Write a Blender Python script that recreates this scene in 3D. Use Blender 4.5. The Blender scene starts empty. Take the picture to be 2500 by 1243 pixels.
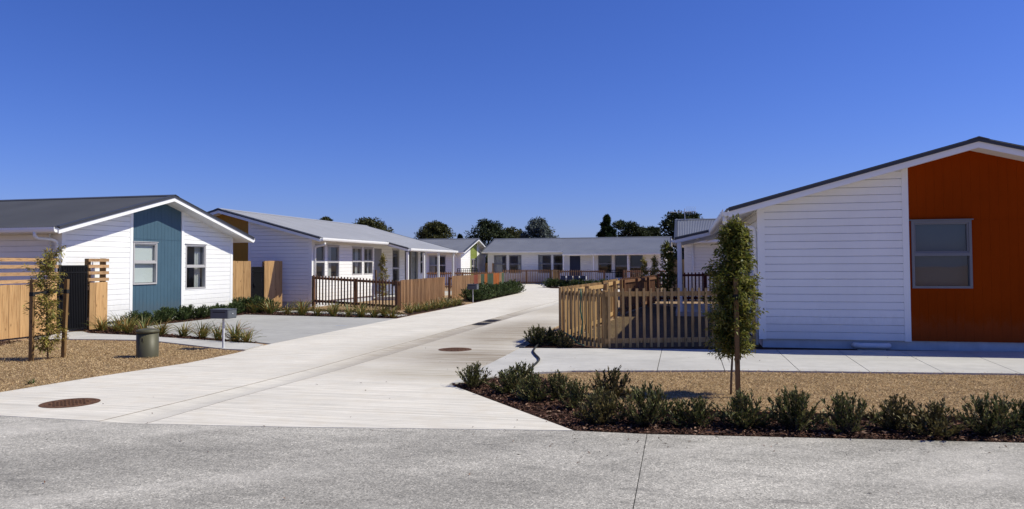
import bpy, math, random
import numpy as np
from mathutils import Matrix, Vector, Quaternion

SC = bpy.context.scene
COL = SC.collection
rnd = random.Random(7)
rng = np.random.default_rng(11)
R = math.radians

# ------------------------------------------------------------------ camera
PITCH, ROLL, EYE = R(1.9), R(0.3), 1.65
fwd = Vector((0, math.cos(PITCH), math.sin(PITCH)))
up0 = Vector((0, -math.sin(PITCH), math.cos(PITCH)))
rt0 = Vector((1, 0, 0))
rt = rt0 * math.cos(ROLL) - up0 * math.sin(ROLL)
up = up0 * math.cos(ROLL) + rt0 * math.sin(ROLL)
cd = bpy.data.cameras.new('camera')
cam = bpy.data.objects.new('camera', cd)
COL.objects.link(cam)
m = Matrix((rt, up, -fwd)).transposed().to_4x4()
m.translation = (0, 0, EYE)
cam.matrix_world = m
cd.sensor_width = 36.0
cd.lens = 1810.0 / 2500.0 * 36.0
cd.shift_y = -36.5 / 2500.0
cd.clip_start = 0.1
cd.clip_end = 3000
SC.camera = cam

# ------------------------------------------------------------------ light
SUN_AZ, SUN_EL = R(1), R(49)          # azimuth from +X towards +Y
w = bpy.data.worlds.new('World')
SC.world = w
w.use_nodes = True
nt = w.node_tree
bg = nt.nodes['Background']
sky = nt.nodes.new('ShaderNodeTexSky')
sky.sky_type = 'NISHITA'
sky.sun_disc = False
sky.sun_elevation = SUN_EL
sky.sun_rotation = R(90) - SUN_AZ
sky.altitude = 50
sky.air_density = 1.0
sky.dust_density = 0.35
sky.ozone_density = 5.0
hs = nt.nodes.new('ShaderNodeHueSaturation')
hs.inputs['Saturation'].default_value = 1.12
nt.links.new(sky.outputs[0], hs.inputs['Color'])
wb = nt.nodes.new('ShaderNodeMix')           # deep blue of the camera's daylight balance, the same over the whole sky
wb.data_type = 'RGBA'
wb.blend_type = 'MULTIPLY'
wb.inputs[0].default_value = 1.0
wb.inputs[7].default_value = (.585, .635, 1.15, 1)
nt.links.new(hs.outputs[0], wb.inputs[6])
nt.links.new(wb.outputs[2], bg.inputs['Color'])
bg.inputs['Strength'].default_value = 0.099

sl = bpy.data.lights.new('sun', 'SUN')
sl.energy = 5.0
sl.angle = R(0.53)
sl.color = (1.0, 0.95, 0.79)
so = bpy.data.objects.new('sun', sl)
COL.objects.link(so)
sv = Vector((math.cos(SUN_EL) * math.cos(SUN_AZ), math.cos(SUN_EL) * math.sin(SUN_AZ), math.sin(SUN_EL)))
so.rotation_euler = (-sv).to_track_quat('-Z', 'Y').to_euler()
so.location = (30, 0, 40)

SC.view_settings.view_transform = 'Standard'
SC.view_settings.look = 'None'
SC.view_settings.exposure = 0.08
SC.view_settings.gamma = 1.0
SC.render.engine = 'CYCLES'
SC.cycles.use_denoising = True
SC.cycles.max_bounces = 7
SC.cycles.transparent_max_bounces = 12

# ------------------------------------------------------------------ helpers
GA = math.atan(0.235)                       # the estate's grid is turned by this angle
XH = Vector((math.cos(GA), -math.sin(GA)))  # across the drive
YH = Vector((math.sin(GA), math.cos(GA)))   # along the drive
ORD = ['first', 'second', 'third', 'fourth', 'fifth', 'sixth', 'seventh', 'eighth', 'ninth', 'tenth', 'eleventh',
       'twelfth', 'thirteenth', 'fourteenth', 'fifteenth', 'sixteenth', 'seventeenth', 'eighteenth', 'nineteenth', 'twentieth']


def s2l(*c):
    return tuple(((v / 255) / 12.92 if v / 255 <= 0.04045 else ((v / 255 + 0.055) / 1.055) ** 2.4) for v in c)


def tag(o, label=None, cat=None, group=None, kind=None):
    if label: o['label'] = label
    if cat: o['category'] = cat
    if group: o['group'] = group
    if kind: o['kind'] = kind
    return o


def empty(name, loc=(0, 0, 0), rz=0.0, label=None, cat=None, group=None):
    o = bpy.data.objects.new(name, None)
    o.empty_display_size = 0.2
    COL.objects.link(o)
    o.location = loc
    o.rotation_euler = (0, 0, rz)
    return tag(o, label, cat, group)


def link(name, me, parent=None, loc=None, rz=None):
    o = bpy.data.objects.new(name, me)
    COL.objects.link(o)
    if parent is not None: o.parent = parent
    if loc is not None: o.location = loc
    if rz is not None: o.rotation_euler = (0, 0, rz)
    return o


class MB:
    def __init__(s):
        s.v = []; s.f = []

    def add(s, vs, fs):
        n = len(s.v)
        s.v += [tuple(p) for p in vs]
        s.f += [tuple(i + n for i in f) for f in fs]
        return s

    def hexa(s, p):      # 8 points: bottom 4 ring, top 4 ring
        return s.add(p, [(3, 2, 1, 0), (4, 5, 6, 7), (0, 1, 5, 4), (1, 2, 6, 5), (2, 3, 7, 6), (3, 0, 4, 7)])

    def box(s, x0, x1, y0, y1, z0, z1):
        return s.hexa([(x0, y0, z0), (x1, y0, z0), (x1, y1, z0), (x0, y1, z0), (x0, y0, z1), (x1, y0, z1), (x1, y1, z1), (x0, y1, z1)])

    def mbox(s, M, u0, u1, v0, v1, d0, d1):
        return s.hexa([M(u0, v0, d0), M(u1, v0, d0), M(u1, v0, d1), M(u0, v0, d1), M(u0, v1, d0), M(u1, v1, d0), M(u1, v1, d1), M(u0, v1, d1)])

    def bar(s, a, b, wd, ht, upv=(0, 0, 1)):
        a = Vector(a); b = Vector(b); d = (b - a).normalized(); u = Vector(upv)
        if abs(d.dot(u)) > .98: u = Vector((0, 1, 0))
        sd = d.cross(u).normalized() * wd / 2; u2 = sd.cross(d).normalized() * ht / 2
        return s.hexa([a - sd - u2, a + sd - u2, b + sd - u2, b - sd - u2, a - sd + u2, a + sd + u2, b + sd + u2, b - sd + u2])

    def tube(s, pts, rad, n=8, cap=True):
        pts = [Vector(p) for p in pts]; rs = rad if isinstance(rad, (list, tuple)) else [rad] * len(pts)
        rings = []; ref = None
        base = len(s.v)
        for i, p in enumerate(pts):
            d = (pts[min(i + 1, len(pts) - 1)] - pts[max(i - 1, 0)]).normalized()
            if ref is None:
                ref = Vector((1, 0, 0)) if abs(d.x) < .9 else Vector((0, 1, 0))
            a = (ref - d * ref.dot(d)).normalized(); b = d.cross(a); ref = a
            for k in range(n):
                t = 2 * math.pi * k / n
                s.v.append(tuple(p + (a * math.cos(t) + b * math.sin(t)) * rs[i]))
        for i in range(len(pts) - 1):
            for k in range(n):
                q = base + i * n
                s.f.append((q + k, q + (k + 1) % n, q + n + (k + 1) % n, q + n + k))
        if cap:
            s.f.append(tuple(base + k for k in range(n))[::-1])
            s.f.append(tuple(base + (len(pts) - 1) * n + k for k in range(n)))
        return s

    def lathe(s, prof, n=24, c=(0, 0, 0)):
        b = len(s.v)
        for r, z in prof:
            for k in range(n):
                t = 2 * math.pi * k / n
                s.v.append((c[0] + r * math.cos(t), c[1] + r * math.sin(t), c[2] + z))
        for i in range(len(prof) - 1):
            for k in range(n):
                q = b + i * n
                s.f.append((q + k, q + (k + 1) % n, q + n + (k + 1) % n, q + n + k))
        s.f.append(tuple(b + k for k in range(n))[::-1])
        s.f.append(tuple(b + (len(prof) - 1) * n + k for k in range(n)))
        return s

    def slab(s, poly, z0, z1):
        n = len(poly); b = len(s.v)
        s.v += [(p[0], p[1], z0) for p in poly] + [(p[0], p[1], z1) for p in poly]
        s.f.append(tuple(b + n + i for i in range(n)))
        s.f += [(b + i, b + (i + 1) % n, b + n + (i + 1) % n, b + n + i) for i in range(n)]
        return s

    def ext(s, poly, M, dfun, dback=0.0):   # polygon in (u,v) with front depth dfun(v), sides back to dback
        n = len(poly); b = len(s.v)
        s.v += [tuple(M(u, v, dfun(v))) for u, v in poly] + [tuple(M(u, v, dback)) for u, v in poly]
        s.f.append(tuple(b + i for i in range(n)))
        s.f += [(b + i, b + (i + 1) % n, b + n + (i + 1) % n, b + n + i) for i in range(n)]
        return s

    def mesh(s, name, mat, smooth=False, bevel=0):
        me = bpy.data.meshes.new(name)
        me.from_pydata(s.v, [], s.f)
        me.update()
        if mat: me.materials.append(mat)
        if smooth: me.polygons.foreach_set('use_smooth', [True] * len(me.polygons))
        return me

    def build(s, name, mat, parent=None, smooth=False, loc=None, rz=None, bevel=0):
        o = link(name, s.mesh(name, mat, smooth), parent, loc, rz)
        if bevel:
            b = o.modifiers.new('bevel', 'BEVEL'); b.width = bevel; b.segments = 2; b.limit_method = 'ANGLE'
        return o


def clip(poly, a, b, c):      # keep a*u+b*v<=c
    out = []
    for i in range(len(poly)):
        p, q = poly[i], poly[(i + 1) % len(poly)]
        dp, dq = a * p[0] + b * p[1] - c, a * q[0] + b * q[1] - c
        if dp <= 0: out.append(p)
        if (dp < 0 < dq) or (dq < 0 < dp):
            t = dp / (dp - dq); out.append((p[0] + (q[0] - p[0]) * t, p[1] + (q[1] - p[1]) * t))
    return out


def cut(rects, o):            # subtract rectangle o from rectangles
    res = []
    for (a, b, c, d) in rects:
        x0, x1, y0, y1 = max(a, o[0]), min(b, o[1]), max(c, o[2]), min(d, o[3])
        if x0 >= x1 or y0 >= y1: res.append((a, b, c, d)); continue
        if a < x0: res.append((a, x0, c, d))
        if x1 < b: res.append((x1, b, c, d))
        if c < y0: res.append((x0, x1, c, y0))
        if y1 < d: res.append((x0, x1, y1, d))
    return res


def inpoly(P, poly):
    x, y = P[:, 0], P[:, 1]; r = np.zeros(len(P), bool); n = len(poly)
    for i in range(n):
        x0, y0 = poly[i][:2]; x1, y1 = poly[(i + 1) % n][:2]
        c = ((y0 > y) != (y1 > y))
        with np.errstate(divide='ignore', invalid='ignore'):
            r ^= c & (x < (x1 - x0) * (y - y0) / (y1 - y0) + x0)
    return r


def scatter(poly, n):
    a = np.array([p[:2] for p in poly]); lo, hi = a.min(0), a.max(0); out = []
    tot = 0
    while tot < n:
        P = rng.uniform(lo, hi, (n * 2, 2)); P = P[inpoly(P, poly)]
        out.append(P); tot += len(P)
    return np.concatenate(out)[:n]


def unit(a):
    return a / np.maximum(np.linalg.norm(a, axis=1, keepdims=True), 1e-9)


def leaf_mesh(name, P, D, L, Wd, mat, fold=.25, droop=0.0):
    n = len(P); D = unit(D)
    up_ = np.tile(np.array([0, 0, 1.]), (n, 1)) + rng.normal(0, .45, (n, 3))
    S = unit(np.cross(D, up_)); N = np.cross(S, D)
    L = np.broadcast_to(np.asarray(L, float), (n,))[:, None]; Wd = np.broadcast_to(np.asarray(Wd, float), (n,))[:, None]
    V = np.empty((n, 4, 3))
    V[:, 0] = P
    V[:, 1] = P + D * L * .45 + S * Wd * .5 + N * Wd * fold
    V[:, 2] = P + D * L - np.array([0, 0, 1.]) * L * droop
    V[:, 3] = P + D * L * .45 - S * Wd * .5 + N * Wd * fold
    me = bpy.data.meshes.new(name)
    me.vertices.add(4 * n); me.loops.add(4 * n); me.polygons.add(n)
    me.vertices.foreach_set('co', V.reshape(-1))
    me.loops.foreach_set('vertex_index', np.arange(4 * n, dtype=np.int32))
    me.polygons.foreach_set('loop_start', np.arange(0, 4 * n, 4, dtype=np.int32))
    me.update(calc_edges=True)
    me.validate()
    me.materials.append(mat)
    return me


# ------------------------------------------------------------------ materials
def newmat(name):
    M = bpy.data.materials.new(name); M.use_nodes = True
    t = M.node_tree; return M, t, t.nodes['Principled BSDF']


def nd(t, typ, **kw):
    n = t.nodes.new(typ)
    for k, v in kw.items():
        if k in n.inputs: n.inputs[k].default_value = v
        else: setattr(n, k, v)
    return n


def posmap(t, scale=(1, 1, 1), rot=0.0, obj=False):
    if obj:
        g = t.nodes.new('ShaderNodeTexCoord'); out = g.outputs['Object']
    else:
        g = t.nodes.new('ShaderNodeNewGeometry'); out = g.outputs['Position']
    mp = t.nodes.new('ShaderNodeMapping'); mp.inputs['Rotation'].default_value = (0, 0, rot)
    mp.inputs['Scale'].default_value = scale
    if rot:
        m0 = t.nodes.new('ShaderNodeMapping'); m0.inputs['Rotation'].default_value = (0, 0, rot)
        mp.inputs['Rotation'].default_value = (0, 0, 0)
        t.links.new(out, m0.inputs['Vector']); t.links.new(m0.outputs[0], mp.inputs['Vector'])
    else:
        t.links.new(out, mp.inputs['Vector'])
    return mp.outputs[0]


def noise(t, vec, scale, detail=4, rough=.55):
    n = nd(t, 'ShaderNodeTexNoise', Scale=scale, Detail=detail, Roughness=rough)
    t.links.new(vec, n.inputs['Vector']); return n.outputs['Fac']


def ramp(t, fac, stops):
    r = t.nodes.new('ShaderNodeValToRGB'); e = r.color_ramp.elements
    while len(e) < len(stops): e.new(.5)
    for i, (p, c) in enumerate(stops):
        e[i].position = p
        e[i].color = (*c, 1) if not isinstance(c, (int, float)) else (c, c, c, 1)
    t.links.new(fac, r.inputs[0]); return r.outputs[0]


def mix(t, fac, a, b, mode='MIX'):
    n = t.nodes.new('ShaderNodeMix'); n.data_type = 'RGBA'; n.blend_type = mode
    if hasattr(fac, 'is_linked') or hasattr(fac, 'node'): t.links.new(fac, n.inputs[0])
    else: n.inputs[0].default_value = fac
    for k, i in ((a, 6), (b, 7)):
        if hasattr(k, 'node'): t.links.new(k, n.inputs[i])
        else: n.inputs[i].default_value = (*k, 1) if len(k) == 3 else k
    return n.outputs[2]


def bump(t, bs, h, strength=.3, dist=.01):
    b = nd(t, 'ShaderNodeBump', Strength=strength, Distance=dist)
    t.links.new(h, b.inputs['Height']); t.links.new(b.outputs[0], bs.inputs['Normal'])


def paint(name, c, rough=.5, var=.06, scale=1.5, dirt=.0, spec=.4, fine=0.0, splash=0.0):
    M, t, bs = newmat(name)
    p = posmap(t)
    f = noise(t, p, scale, 5)
    a = tuple(v * (1 - var) for v in c); b = tuple(min(1, v * (1 + var)) for v in c)
    col = ramp(t, f, [(.3, a), (.7, b)])
    if dirt:
        p2 = posmap(t, (6, 6, .7)); f2 = noise(t, p2, 1.3, 6, .65)
        k = ramp(t, f2, [(.5, 0.0), (.8, dirt)])
        col = mix(t, k, col, tuple(v * .55 for v in c))
    if splash:          # mud splashed up from the ground by rain
        g = t.nodes.new('ShaderNodeNewGeometry'); sx = t.nodes.new('ShaderNodeSeparateXYZ'); t.links.new(g.outputs['Position'], sx.inputs[0])
        n4 = noise(t, posmap(t, (5, 5, 2)), 2.5, 7, .7)
        ad = nd(t, 'ShaderNodeMath', operation='MULTIPLY_ADD'); ad.inputs[1].default_value = -.9; t.links.new(n4, ad.inputs[0]); t.links.new(sx.outputs['Z'], ad.inputs[2])
        k = ramp(t, ad.outputs[0], [(0.0, splash), (.22, 0.0)])
        col = mix(t, k, col, s2l(128, 110, 88))
    if fine:
        f3 = noise(t, p, 180, 2)
        bump(t, bs, f3, fine, .002)
    t.links.new(col, bs.inputs['Base Color'])
    bs.inputs['Roughness'].default_value = rough
    bs.inputs['Specular IOR Level'].default_value = spec
    return M


def timber(name, c1, c2, rough=.75, var=.35, vertical=True, knots=True):
    M, t, bs = newmat(name)
    oi = t.nodes.new('ShaderNodeObjectInfo')
    g = t.nodes.new('ShaderNodeNewGeometry')
    add = t.nodes.new('ShaderNodeVectorMath'); add.operation = 'ADD'
    cmb = t.nodes.new('ShaderNodeCombineXYZ')
    mu = nd(t, 'ShaderNodeMath', operation='MULTIPLY'); mu.inputs[1].default_value = 37.0
    t.links.new(oi.outputs['Random'], mu.inputs[0])
    for i in range(3): t.links.new(mu.outputs[0], cmb.inputs[i])
    t.links.new(g.outputs['Position'], add.inputs[0]); t.links.new(cmb.outputs[0], add.inputs[1])
    mp = t.nodes.new('ShaderNodeMapping')
    mp.inputs['Scale'].default_value = (22, 22, 1.1) if vertical else (1.1, 4, 22)
    t.links.new(add.outputs[0], mp.inputs['Vector'])
    f = noise(t, mp.outputs[0], 1.6, 6, .6)
    col = ramp(t, f, [(.28, c2), (.5, c1), (.75, tuple(min(1, v * 1.18) for v in c1))])
    if knots:
        mp2 = t.nodes.new('ShaderNodeMapping'); mp2.inputs['Scale'].default_value = (9, 9, 3.2)
        t.links.new(add.outputs[0], mp2.inputs['Vector'])
        vo = nd(t, 'ShaderNodeTexVoronoi', Scale=1.0); t.links.new(mp2.outputs[0], vo.inputs['Vector'])
        k = ramp(t, vo.outputs['Distance'], [(.06, .85), (.16, 0.0)])
        col = mix(t, k, col, tuple(v * .42 for v in c2))
    rr = ramp(t, oi.outputs['Random'], [(0, 1 - var), (1, 1 + var * .25)])
    col = mix(t, 1.0, col, rr, 'MULTIPLY')
    t.links.new(col, bs.inputs['Base Color'])
    bs.inputs['Roughness'].default_value = rough
    bs.inputs['Specular IOR Level'].default_value = .25
    bump(t, bs, f, .35, .004)
    return M


def leafmat(name, cs, rough=.45, trans=.25, spec=.35):
    M, t, bs = newmat(name)
    g = t.nodes.new('ShaderNodeNewGeometry')
    col = ramp(t, g.outputs['Random Per Island'], [(i / max(1, len(cs) - 1), c) for i, c in enumerate(cs)])
    p = posmap(t); f = noise(t, p, 5.0, 3)
    sh = ramp(t, f, [(.3, .75), (.7, 1.2)])
    col = mix(t, 1.0, col, sh, 'MULTIPLY')
    t.links.new(col, bs.inputs['Base Color'])
    bs.inputs['Roughness'].default_value = rough
    bs.inputs['Specular IOR Level'].default_value = spec
    tr = t.nodes.new('ShaderNodeBsdfTranslucent'); t.links.new(col, tr.inputs['Color'])
    mx = t.nodes.new('ShaderNodeMixShader'); mx.inputs[0].default_value = trans
    t.links.new(bs.outputs[0], mx.inputs[1]); t.links.new(tr.outputs[0], mx.inputs[2])
    t.links.new(mx.outputs[0], t.nodes['Material Output'].inputs['Surface'])
    return M


def concrete(name, c, streak=.1, blotch=.12, speck=.1, stain=None, rough=.9, tint=None, spscale=140):
    M, t, bs = newmat(name)
    p = posmap(t, (1, 1, 1), GA)
    ps = posmap(t, (.35, 14, 1), GA)
    f1 = noise(t, ps, 1.2, 7, .65)
    ps2 = posmap(t, (1.2, 70, 1), GA)
    f1b = noise(t, ps2, 1.0, 3, .5)
    f2 = noise(t, p, .7, 6, .6)
    f2b = noise(t, p, 3.3, 6, .62)
    f3 = noise(t, p, spscale, 2, .6)
    def band(f, a): return ramp(t, f, [(.3, 1 - a), (.7, 1 + a)])
    col = mix(t, 1.0, c, band(f1, streak), 'MULTIPLY')
    col = mix(t, 1.0, col, band(f1b, streak * .7), 'MULTIPLY')
    col = mix(t, 1.0, col, band(f2, blotch), 'MULTIPLY')
    col = mix(t, 1.0, col, band(f2b, blotch * .7), 'MULTIPLY')
    col = mix(t, 1.0, col, band(f3, speck), 'MULTIPLY')
    if tint:
        k = ramp(t, f2b, [(.46, 0.0), (.76, .4)])
        col = mix(t, k, col, tint)
    if stain:
        for (cx, cy, rx, ry, sc, amt) in stain:     # dried silt streaks left by run-off
            g = t.nodes.new('ShaderNodeNewGeometry')
            mp = t.nodes.new('ShaderNodeMapping'); mp.vector_type = 'TEXTURE'
            mp.inputs['Location'].default_value = (cx, cy, 0); mp.inputs['Rotation'].default_value = (0, 0, -GA)
            mp.inputs['Scale'].default_value = (rx, ry, 1)
            t.links.new(g.outputs['Position'], mp.inputs['Vector'])
            ln = nd(t, 'ShaderNodeVectorMath', operation='LENGTH'); t.links.new(mp.outputs[0], ln.inputs[0])
            e = ramp(t, ln.outputs['Value'], [(.35, 1.0), (1.0, 0.0)])
            ns = ramp(t, f1, [(.36, 0.0), (.56, 1.0)])
            k = mix(t, 1.0, e, ns, 'MULTIPLY')
            k2 = mix(t, 1.0, k, (amt, amt, amt), 'MULTIPLY')
            col = mix(t, k2, col, sc)
    t.links.new(col, bs.inputs['Base Color'])
    bs.inputs['Roughness'].default_value = rough
    bs.inputs['Specular IOR Level'].default_value = .2
    h = mix(t, .5, f3, f1b)
    bump(t, bs, h, .25, .004)
    return M


def aggregate(name):
    M, t, bs = newmat(name)
    p = posmap(t)
    vo = nd(t, 'ShaderNodeTexVoronoi', Scale=95.0); t.links.new(p, vo.inputs['Vector'])
    v2 = nd(t, 'ShaderNodeTexVoronoi', Scale=32.0); t.links.new(p, v2.inputs['Vector'])
    col = ramp(t, vo.outputs['Color'], [(0, s2l(104, 102, 96)), (.35, s2l(142, 139, 131)), (.7, s2l(162, 158, 149)), (1, s2l(206, 200, 188))])
    c2 = ramp(t, v2.outputs['Color'], [(0, .9), (.5, 1.0), (1, 1.1)])
    col = mix(t, 1.0, col, c2, 'MULTIPLY')
    pb = posmap(t, (.55, 1.3, 1), -.5)
    b = noise(t, pb, .6, 7, .58)
    col = mix(t, 1.0, col, ramp(t, b, [(.32, .74), (.48, .98), (.66, 1.3)]), 'MULTIPLY')
    b2 = noise(t, posmap(t, (.5, 2.2, 1), .4), 2.3, 5, .65)
    col = mix(t, 1.0, col, ramp(t, b2, [(.28, .82), (.5, 1.0), (.72, 1.1)]), 'MULTIPLY')
    sm = noise(t, posmap(t, (.8, 3.2, 1), .25), .9, 8, .7)       # scuffs and tyre rub
    col = mix(t, ramp(t, sm, [(.60, 0.0), (.68, .55), (.74, .15)]), col, s2l(92, 90, 86))
    sp = noise(t, posmap(t, (.35, 1.1, 1), -.35), .7, 6, .6)     # pale cement bloom
    col = mix(t, ramp(t, sp, [(.52, 0.0), (.72, .5)]), col, s2l(205, 200, 190))
    b3 = noise(t, p, 18, 4, .6)
    col = mix(t, 1.0, col, ramp(t, b3, [(.3, .9), (.7, 1.1)]), 'MULTIPLY')
    t.links.new(col, bs.inputs['Base Color'])
    bs.inputs['Roughness'].default_value = .85
    bs.inputs['Specular IOR Level'].default_value = .25
    bump(t, bs, vo.outputs['Distance'], .35, .004)
    return M


def dryground(name, cs, sc=30, bmp=.6):
    M, t, bs = newmat(name)
    p = posmap(t)
    f = noise(t, p, sc, 6, .7); f2 = noise(t, p, 1.1, 5, .6); f3 = noise(t, p, sc * 4, 3, .6)
    col = ramp(t, f, [(.25, cs[0]), (.5, cs[1]), (.78, cs[2])])
    col = mix(t, 1.0, col, ramp(t, f2, [(.3, .82), (.7, 1.15)]), 'MULTIPLY')
    col = mix(t, 1.0, col, ramp(t, f3, [(.3, .8), (.7, 1.2)]), 'MULTIPLY')
    t.links.new(col, bs.inputs['Base Color'])
    bs.inputs['Roughness'].default_value = 1.0; bs.inputs['Specular IOR Level'].default_value = .1
    bump(t, bs, f, bmp, .03)
    return M


def glassmat():
    M, t, bs = newmat('window glass')
    t.nodes.remove(bs)
    lw_ = t.nodes.new('ShaderNodeLayerWeight')          # Schlick reflectance of flat glass, the same from both sides
    pw_ = nd(t, 'ShaderNodeMath', operation='POWER'); pw_.inputs[1].default_value = 5.0
    t.links.new(lw_.outputs['Facing'], pw_.inputs[0])
    fr = nd(t, 'ShaderNodeMath', operation='MULTIPLY_ADD'); fr.inputs[1].default_value = .93; fr.inputs[2].default_value = .08
    t.links.new(pw_.outputs[0], fr.inputs[0])
    tr = t.nodes.new('ShaderNodeBsdfTransparent'); tr.inputs['Color'].default_value = (.80, .84, .84, 1)
    gl = t.nodes.new('ShaderNodeBsdfGlossy'); gl.inputs['Roughness'].default_value = .015
    p = posmap(t); f = noise(t, p, .8, 2)
    b = nd(t, 'ShaderNodeBump', Strength=.03, Distance=.05); t.links.new(f, b.inputs['Height'])
    t.links.new(b.outputs[0], gl.inputs['Normal'])
    mx = t.nodes.new('ShaderNodeMixShader')
    t.links.new(fr.outputs[0], mx.inputs[0]); t.links.new(tr.outputs[0], mx.inputs[1]); t.links.new(gl.outputs[0], mx.inputs[2])
    t.links.new(mx.outputs[0], t.nodes['Material Output'].inputs['Surface'])
    return M


WHITE = paint('white weatherboard paint', (.82, .82, .81), .55, .03, 1.2, .07, .3, splash=.09)
TRIM = paint('white trim paint', (.82, .82, .81), .4, .02, 2, .03, .4)
SOFFIT = paint('soffit paint', (.78, .78, .77), .7, .02, 2)
ROOFD = paint('charcoal roofing steel', (.050, .052, .058), .5, .12, .8, .1, .35)
ROOFM = paint('grey roofing steel', (.135, .14, .155), .42, .1, .8, .1, .5)
ROOFL = paint('pale grey roofing steel', (.34, .345, .36), .45, .08, .8, .1, .5)  # paler steel colour for the second house's roof
FLASH = paint('dark flashing steel', (.045, .048, .058), .45, .1, 1)
BLUE = paint('blue grey cladding paint', s2l(66, 92, 108), .55, .08, 1.4, .14, .3, splash=.09)
ORANGE = paint('burnt orange cladding paint', (.245, .034, .0012), .8, .10, .9, .16, .04, splash=.09)
MUSTARD = paint('mustard cladding paint', (.34, .17, .012), .6, .06, 1.5)
LIME = paint('lime cladding paint', (.20, .24, .05), .6, .06, 1.5)
NAVY = paint('navy door paint', (.01, .016, .05), .4, .1, 1.5)
ALU = paint('grey window aluminium', (.42, .41, .41), .42, .04, 3, 0, .5)
ALU_SHADE = paint('shaded window aluminium', (.17, .175, .19), .45, .04, 3, 0, .35)  # window grey darkened to carry the shade on the orange house front
ALUD = paint('dark grey window aluminium', (.20, .205, .22), .42, .04, 3, 0, .5)
PLINTH = paint('foundation concrete', (.55, .56, .58), .9, .12, 3, .25)
BLIND = paint('roller blind fabric', (.66, .68, .66), .9, .03, 2, 0, .1)
BLIND_SHADED = paint('shaded roller blind fabric', (.085, .095, .115), .9, .03, 2, 0, .1)  # shade and sky reflection put into the blind's dark colour
CURT = paint('curtain fabric', (.55, .54, .52), .95, .05, 6, 0, .1)
ROOM = paint('room lining', (.22, .22, .22), .9, .1, 1)
GLASS = glassmat()
T_NEW = timber('new pine palings', s2l(200, 160, 110), s2l(160, 118, 74), var=.28)
T_SLAT = timber('weathered pine slats', s2l(180, 144, 104), s2l(138, 104, 70), var=.25, vertical=False, knots=False)
T_TAN = timber('tan pine battens', s2l(180, 147, 101), s2l(134, 103, 66), var=.34)
T_BROWN = timber('brown stained battens', s2l(122, 88, 64), s2l(86, 58, 40), var=.3, knots=False)
T_SIDE = timber('weathered mixed battens', s2l(186, 146, 106), s2l(136, 98, 66), var=.3, knots=False)
T_RED = timber('red brown battens', s2l(96, 44, 34), s2l(62, 28, 22), var=.2, knots=False)
T_PGREEN = timber('green painted battens', s2l(92, 112, 88), s2l(70, 90, 70), var=.15, knots=False)
T_PORANGE = timber('orange painted battens', s2l(206, 122, 62), s2l(176, 98, 48), var=.15, knots=False)
T_PRED = timber('red painted battens', s2l(172, 100, 78), s2l(140, 78, 60), var=.15, knots=False)
T_STAKE = timber('stake timber', s2l(128, 100, 64), s2l(92, 70, 42), var=.15)
T_EDGE = timber('bed edging timber', s2l(150, 108, 70), s2l(110, 78, 50), vertical=False, knots=False)
BLACK = paint('black powder coat', (.007, .007, .008), .65, .1, 3, 0, .15)
RUBBER = paint('black rubber', (.012, .012, .012), .8, .1, 6)
STEEL = paint('galvanised steel', (.55, .56, .58), .35, .08, 6)
BOXG = paint('grey mailbox steel', (.085, .095, .11), .45, .06, 4)
BOXD = paint('dark blue mailbox steel', (.02, .028, .075), .4, .06, 4)
BOXW = paint('sunlit mailbox flap', (.7, .7, .7), .4, .03, 4)  # sunlit side of the far mailboxes painted pale; also the downlight discs
PED = paint('olive green plastic', s2l(78, 76, 56), .5, .05, 4, .15, .35)
DARKV = paint('drain void', (.01, .01, .01), .9, .1, 4)
GRATE = paint('cast iron grate', (.05, .042, .036), .6, .3, 9)
RUST = paint('rusty cast iron', s2l(92, 66, 48), .8, .35, 22, .3, .2)
PVC = paint('pale pvc', (.62, .63, .65), .45, .05, 3, .1)
HOSEG = paint('green hose', (.03, .10, .06), .4, .1, 5)
BARK = paint('bark', s2l(110, 92, 72), .9, .3, 14)
BARKD = paint('dark bark', s2l(62, 52, 42), .95, .3, 3)
LF_SHRUB = leafmat('shrub leaves', [s2l(52, 58, 34), s2l(78, 84, 46), s2l(100, 104, 60), s2l(98, 82, 56), s2l(132, 130, 80)], .5, .15, .2)
LF_SHRUBB = leafmat('bronzed shrub leaves', [s2l(62, 56, 36), s2l(92, 84, 50), s2l(112, 98, 62), s2l(84, 86, 48), s2l(138, 122, 80)], .5, .15, .2)
LF_SHRUB2 = leafmat('house bed shrub leaves', [s2l(46, 62, 34), s2l(64, 82, 42), s2l(86, 102, 56), s2l(74, 78, 44)], .5, .15, .2)
LF_TREE = leafmat('young tree leaves', [s2l(64, 78, 32), s2l(98, 106, 44), s2l(132, 136, 62), s2l(110, 102, 50), s2l(160, 156, 84)], .5, .25, .2)
LF_TREEY = leafmat('yellowing tree leaves', [s2l(98, 102, 44), s2l(134, 132, 64), s2l(172, 160, 88), s2l(154, 128, 72), s2l(112, 110, 56)], .5, .25, .2)
LF_FLAX = leafmat('flax blades', [s2l(70, 88, 44), s2l(104, 112, 56), s2l(140, 132, 68), s2l(160, 116, 60), s2l(84, 96, 48)], .45, .15)
LF_FAR = leafmat('dark tree leaves', [s2l(34, 44, 26), s2l(50, 60, 36), s2l(64, 72, 42), s2l(44, 54, 34)], .6, .1, .2)
LF_FARG = leafmat('olive tree leaves', [s2l(62, 66, 36), s2l(80, 80, 44), s2l(92, 92, 54), s2l(56, 62, 36)], .6, .1, .2)
LF_FARB = leafmat('blue grey tree leaves', [s2l(70, 80, 78), s2l(88, 98, 96), s2l(108, 116, 114), s2l(58, 68, 62)], .6, .1, .2)
LF_CON = leafmat('conifer leaves', [s2l(28, 42, 24), s2l(40, 56, 30), s2l(50, 66, 38)], .6, .1, .2)
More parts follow.
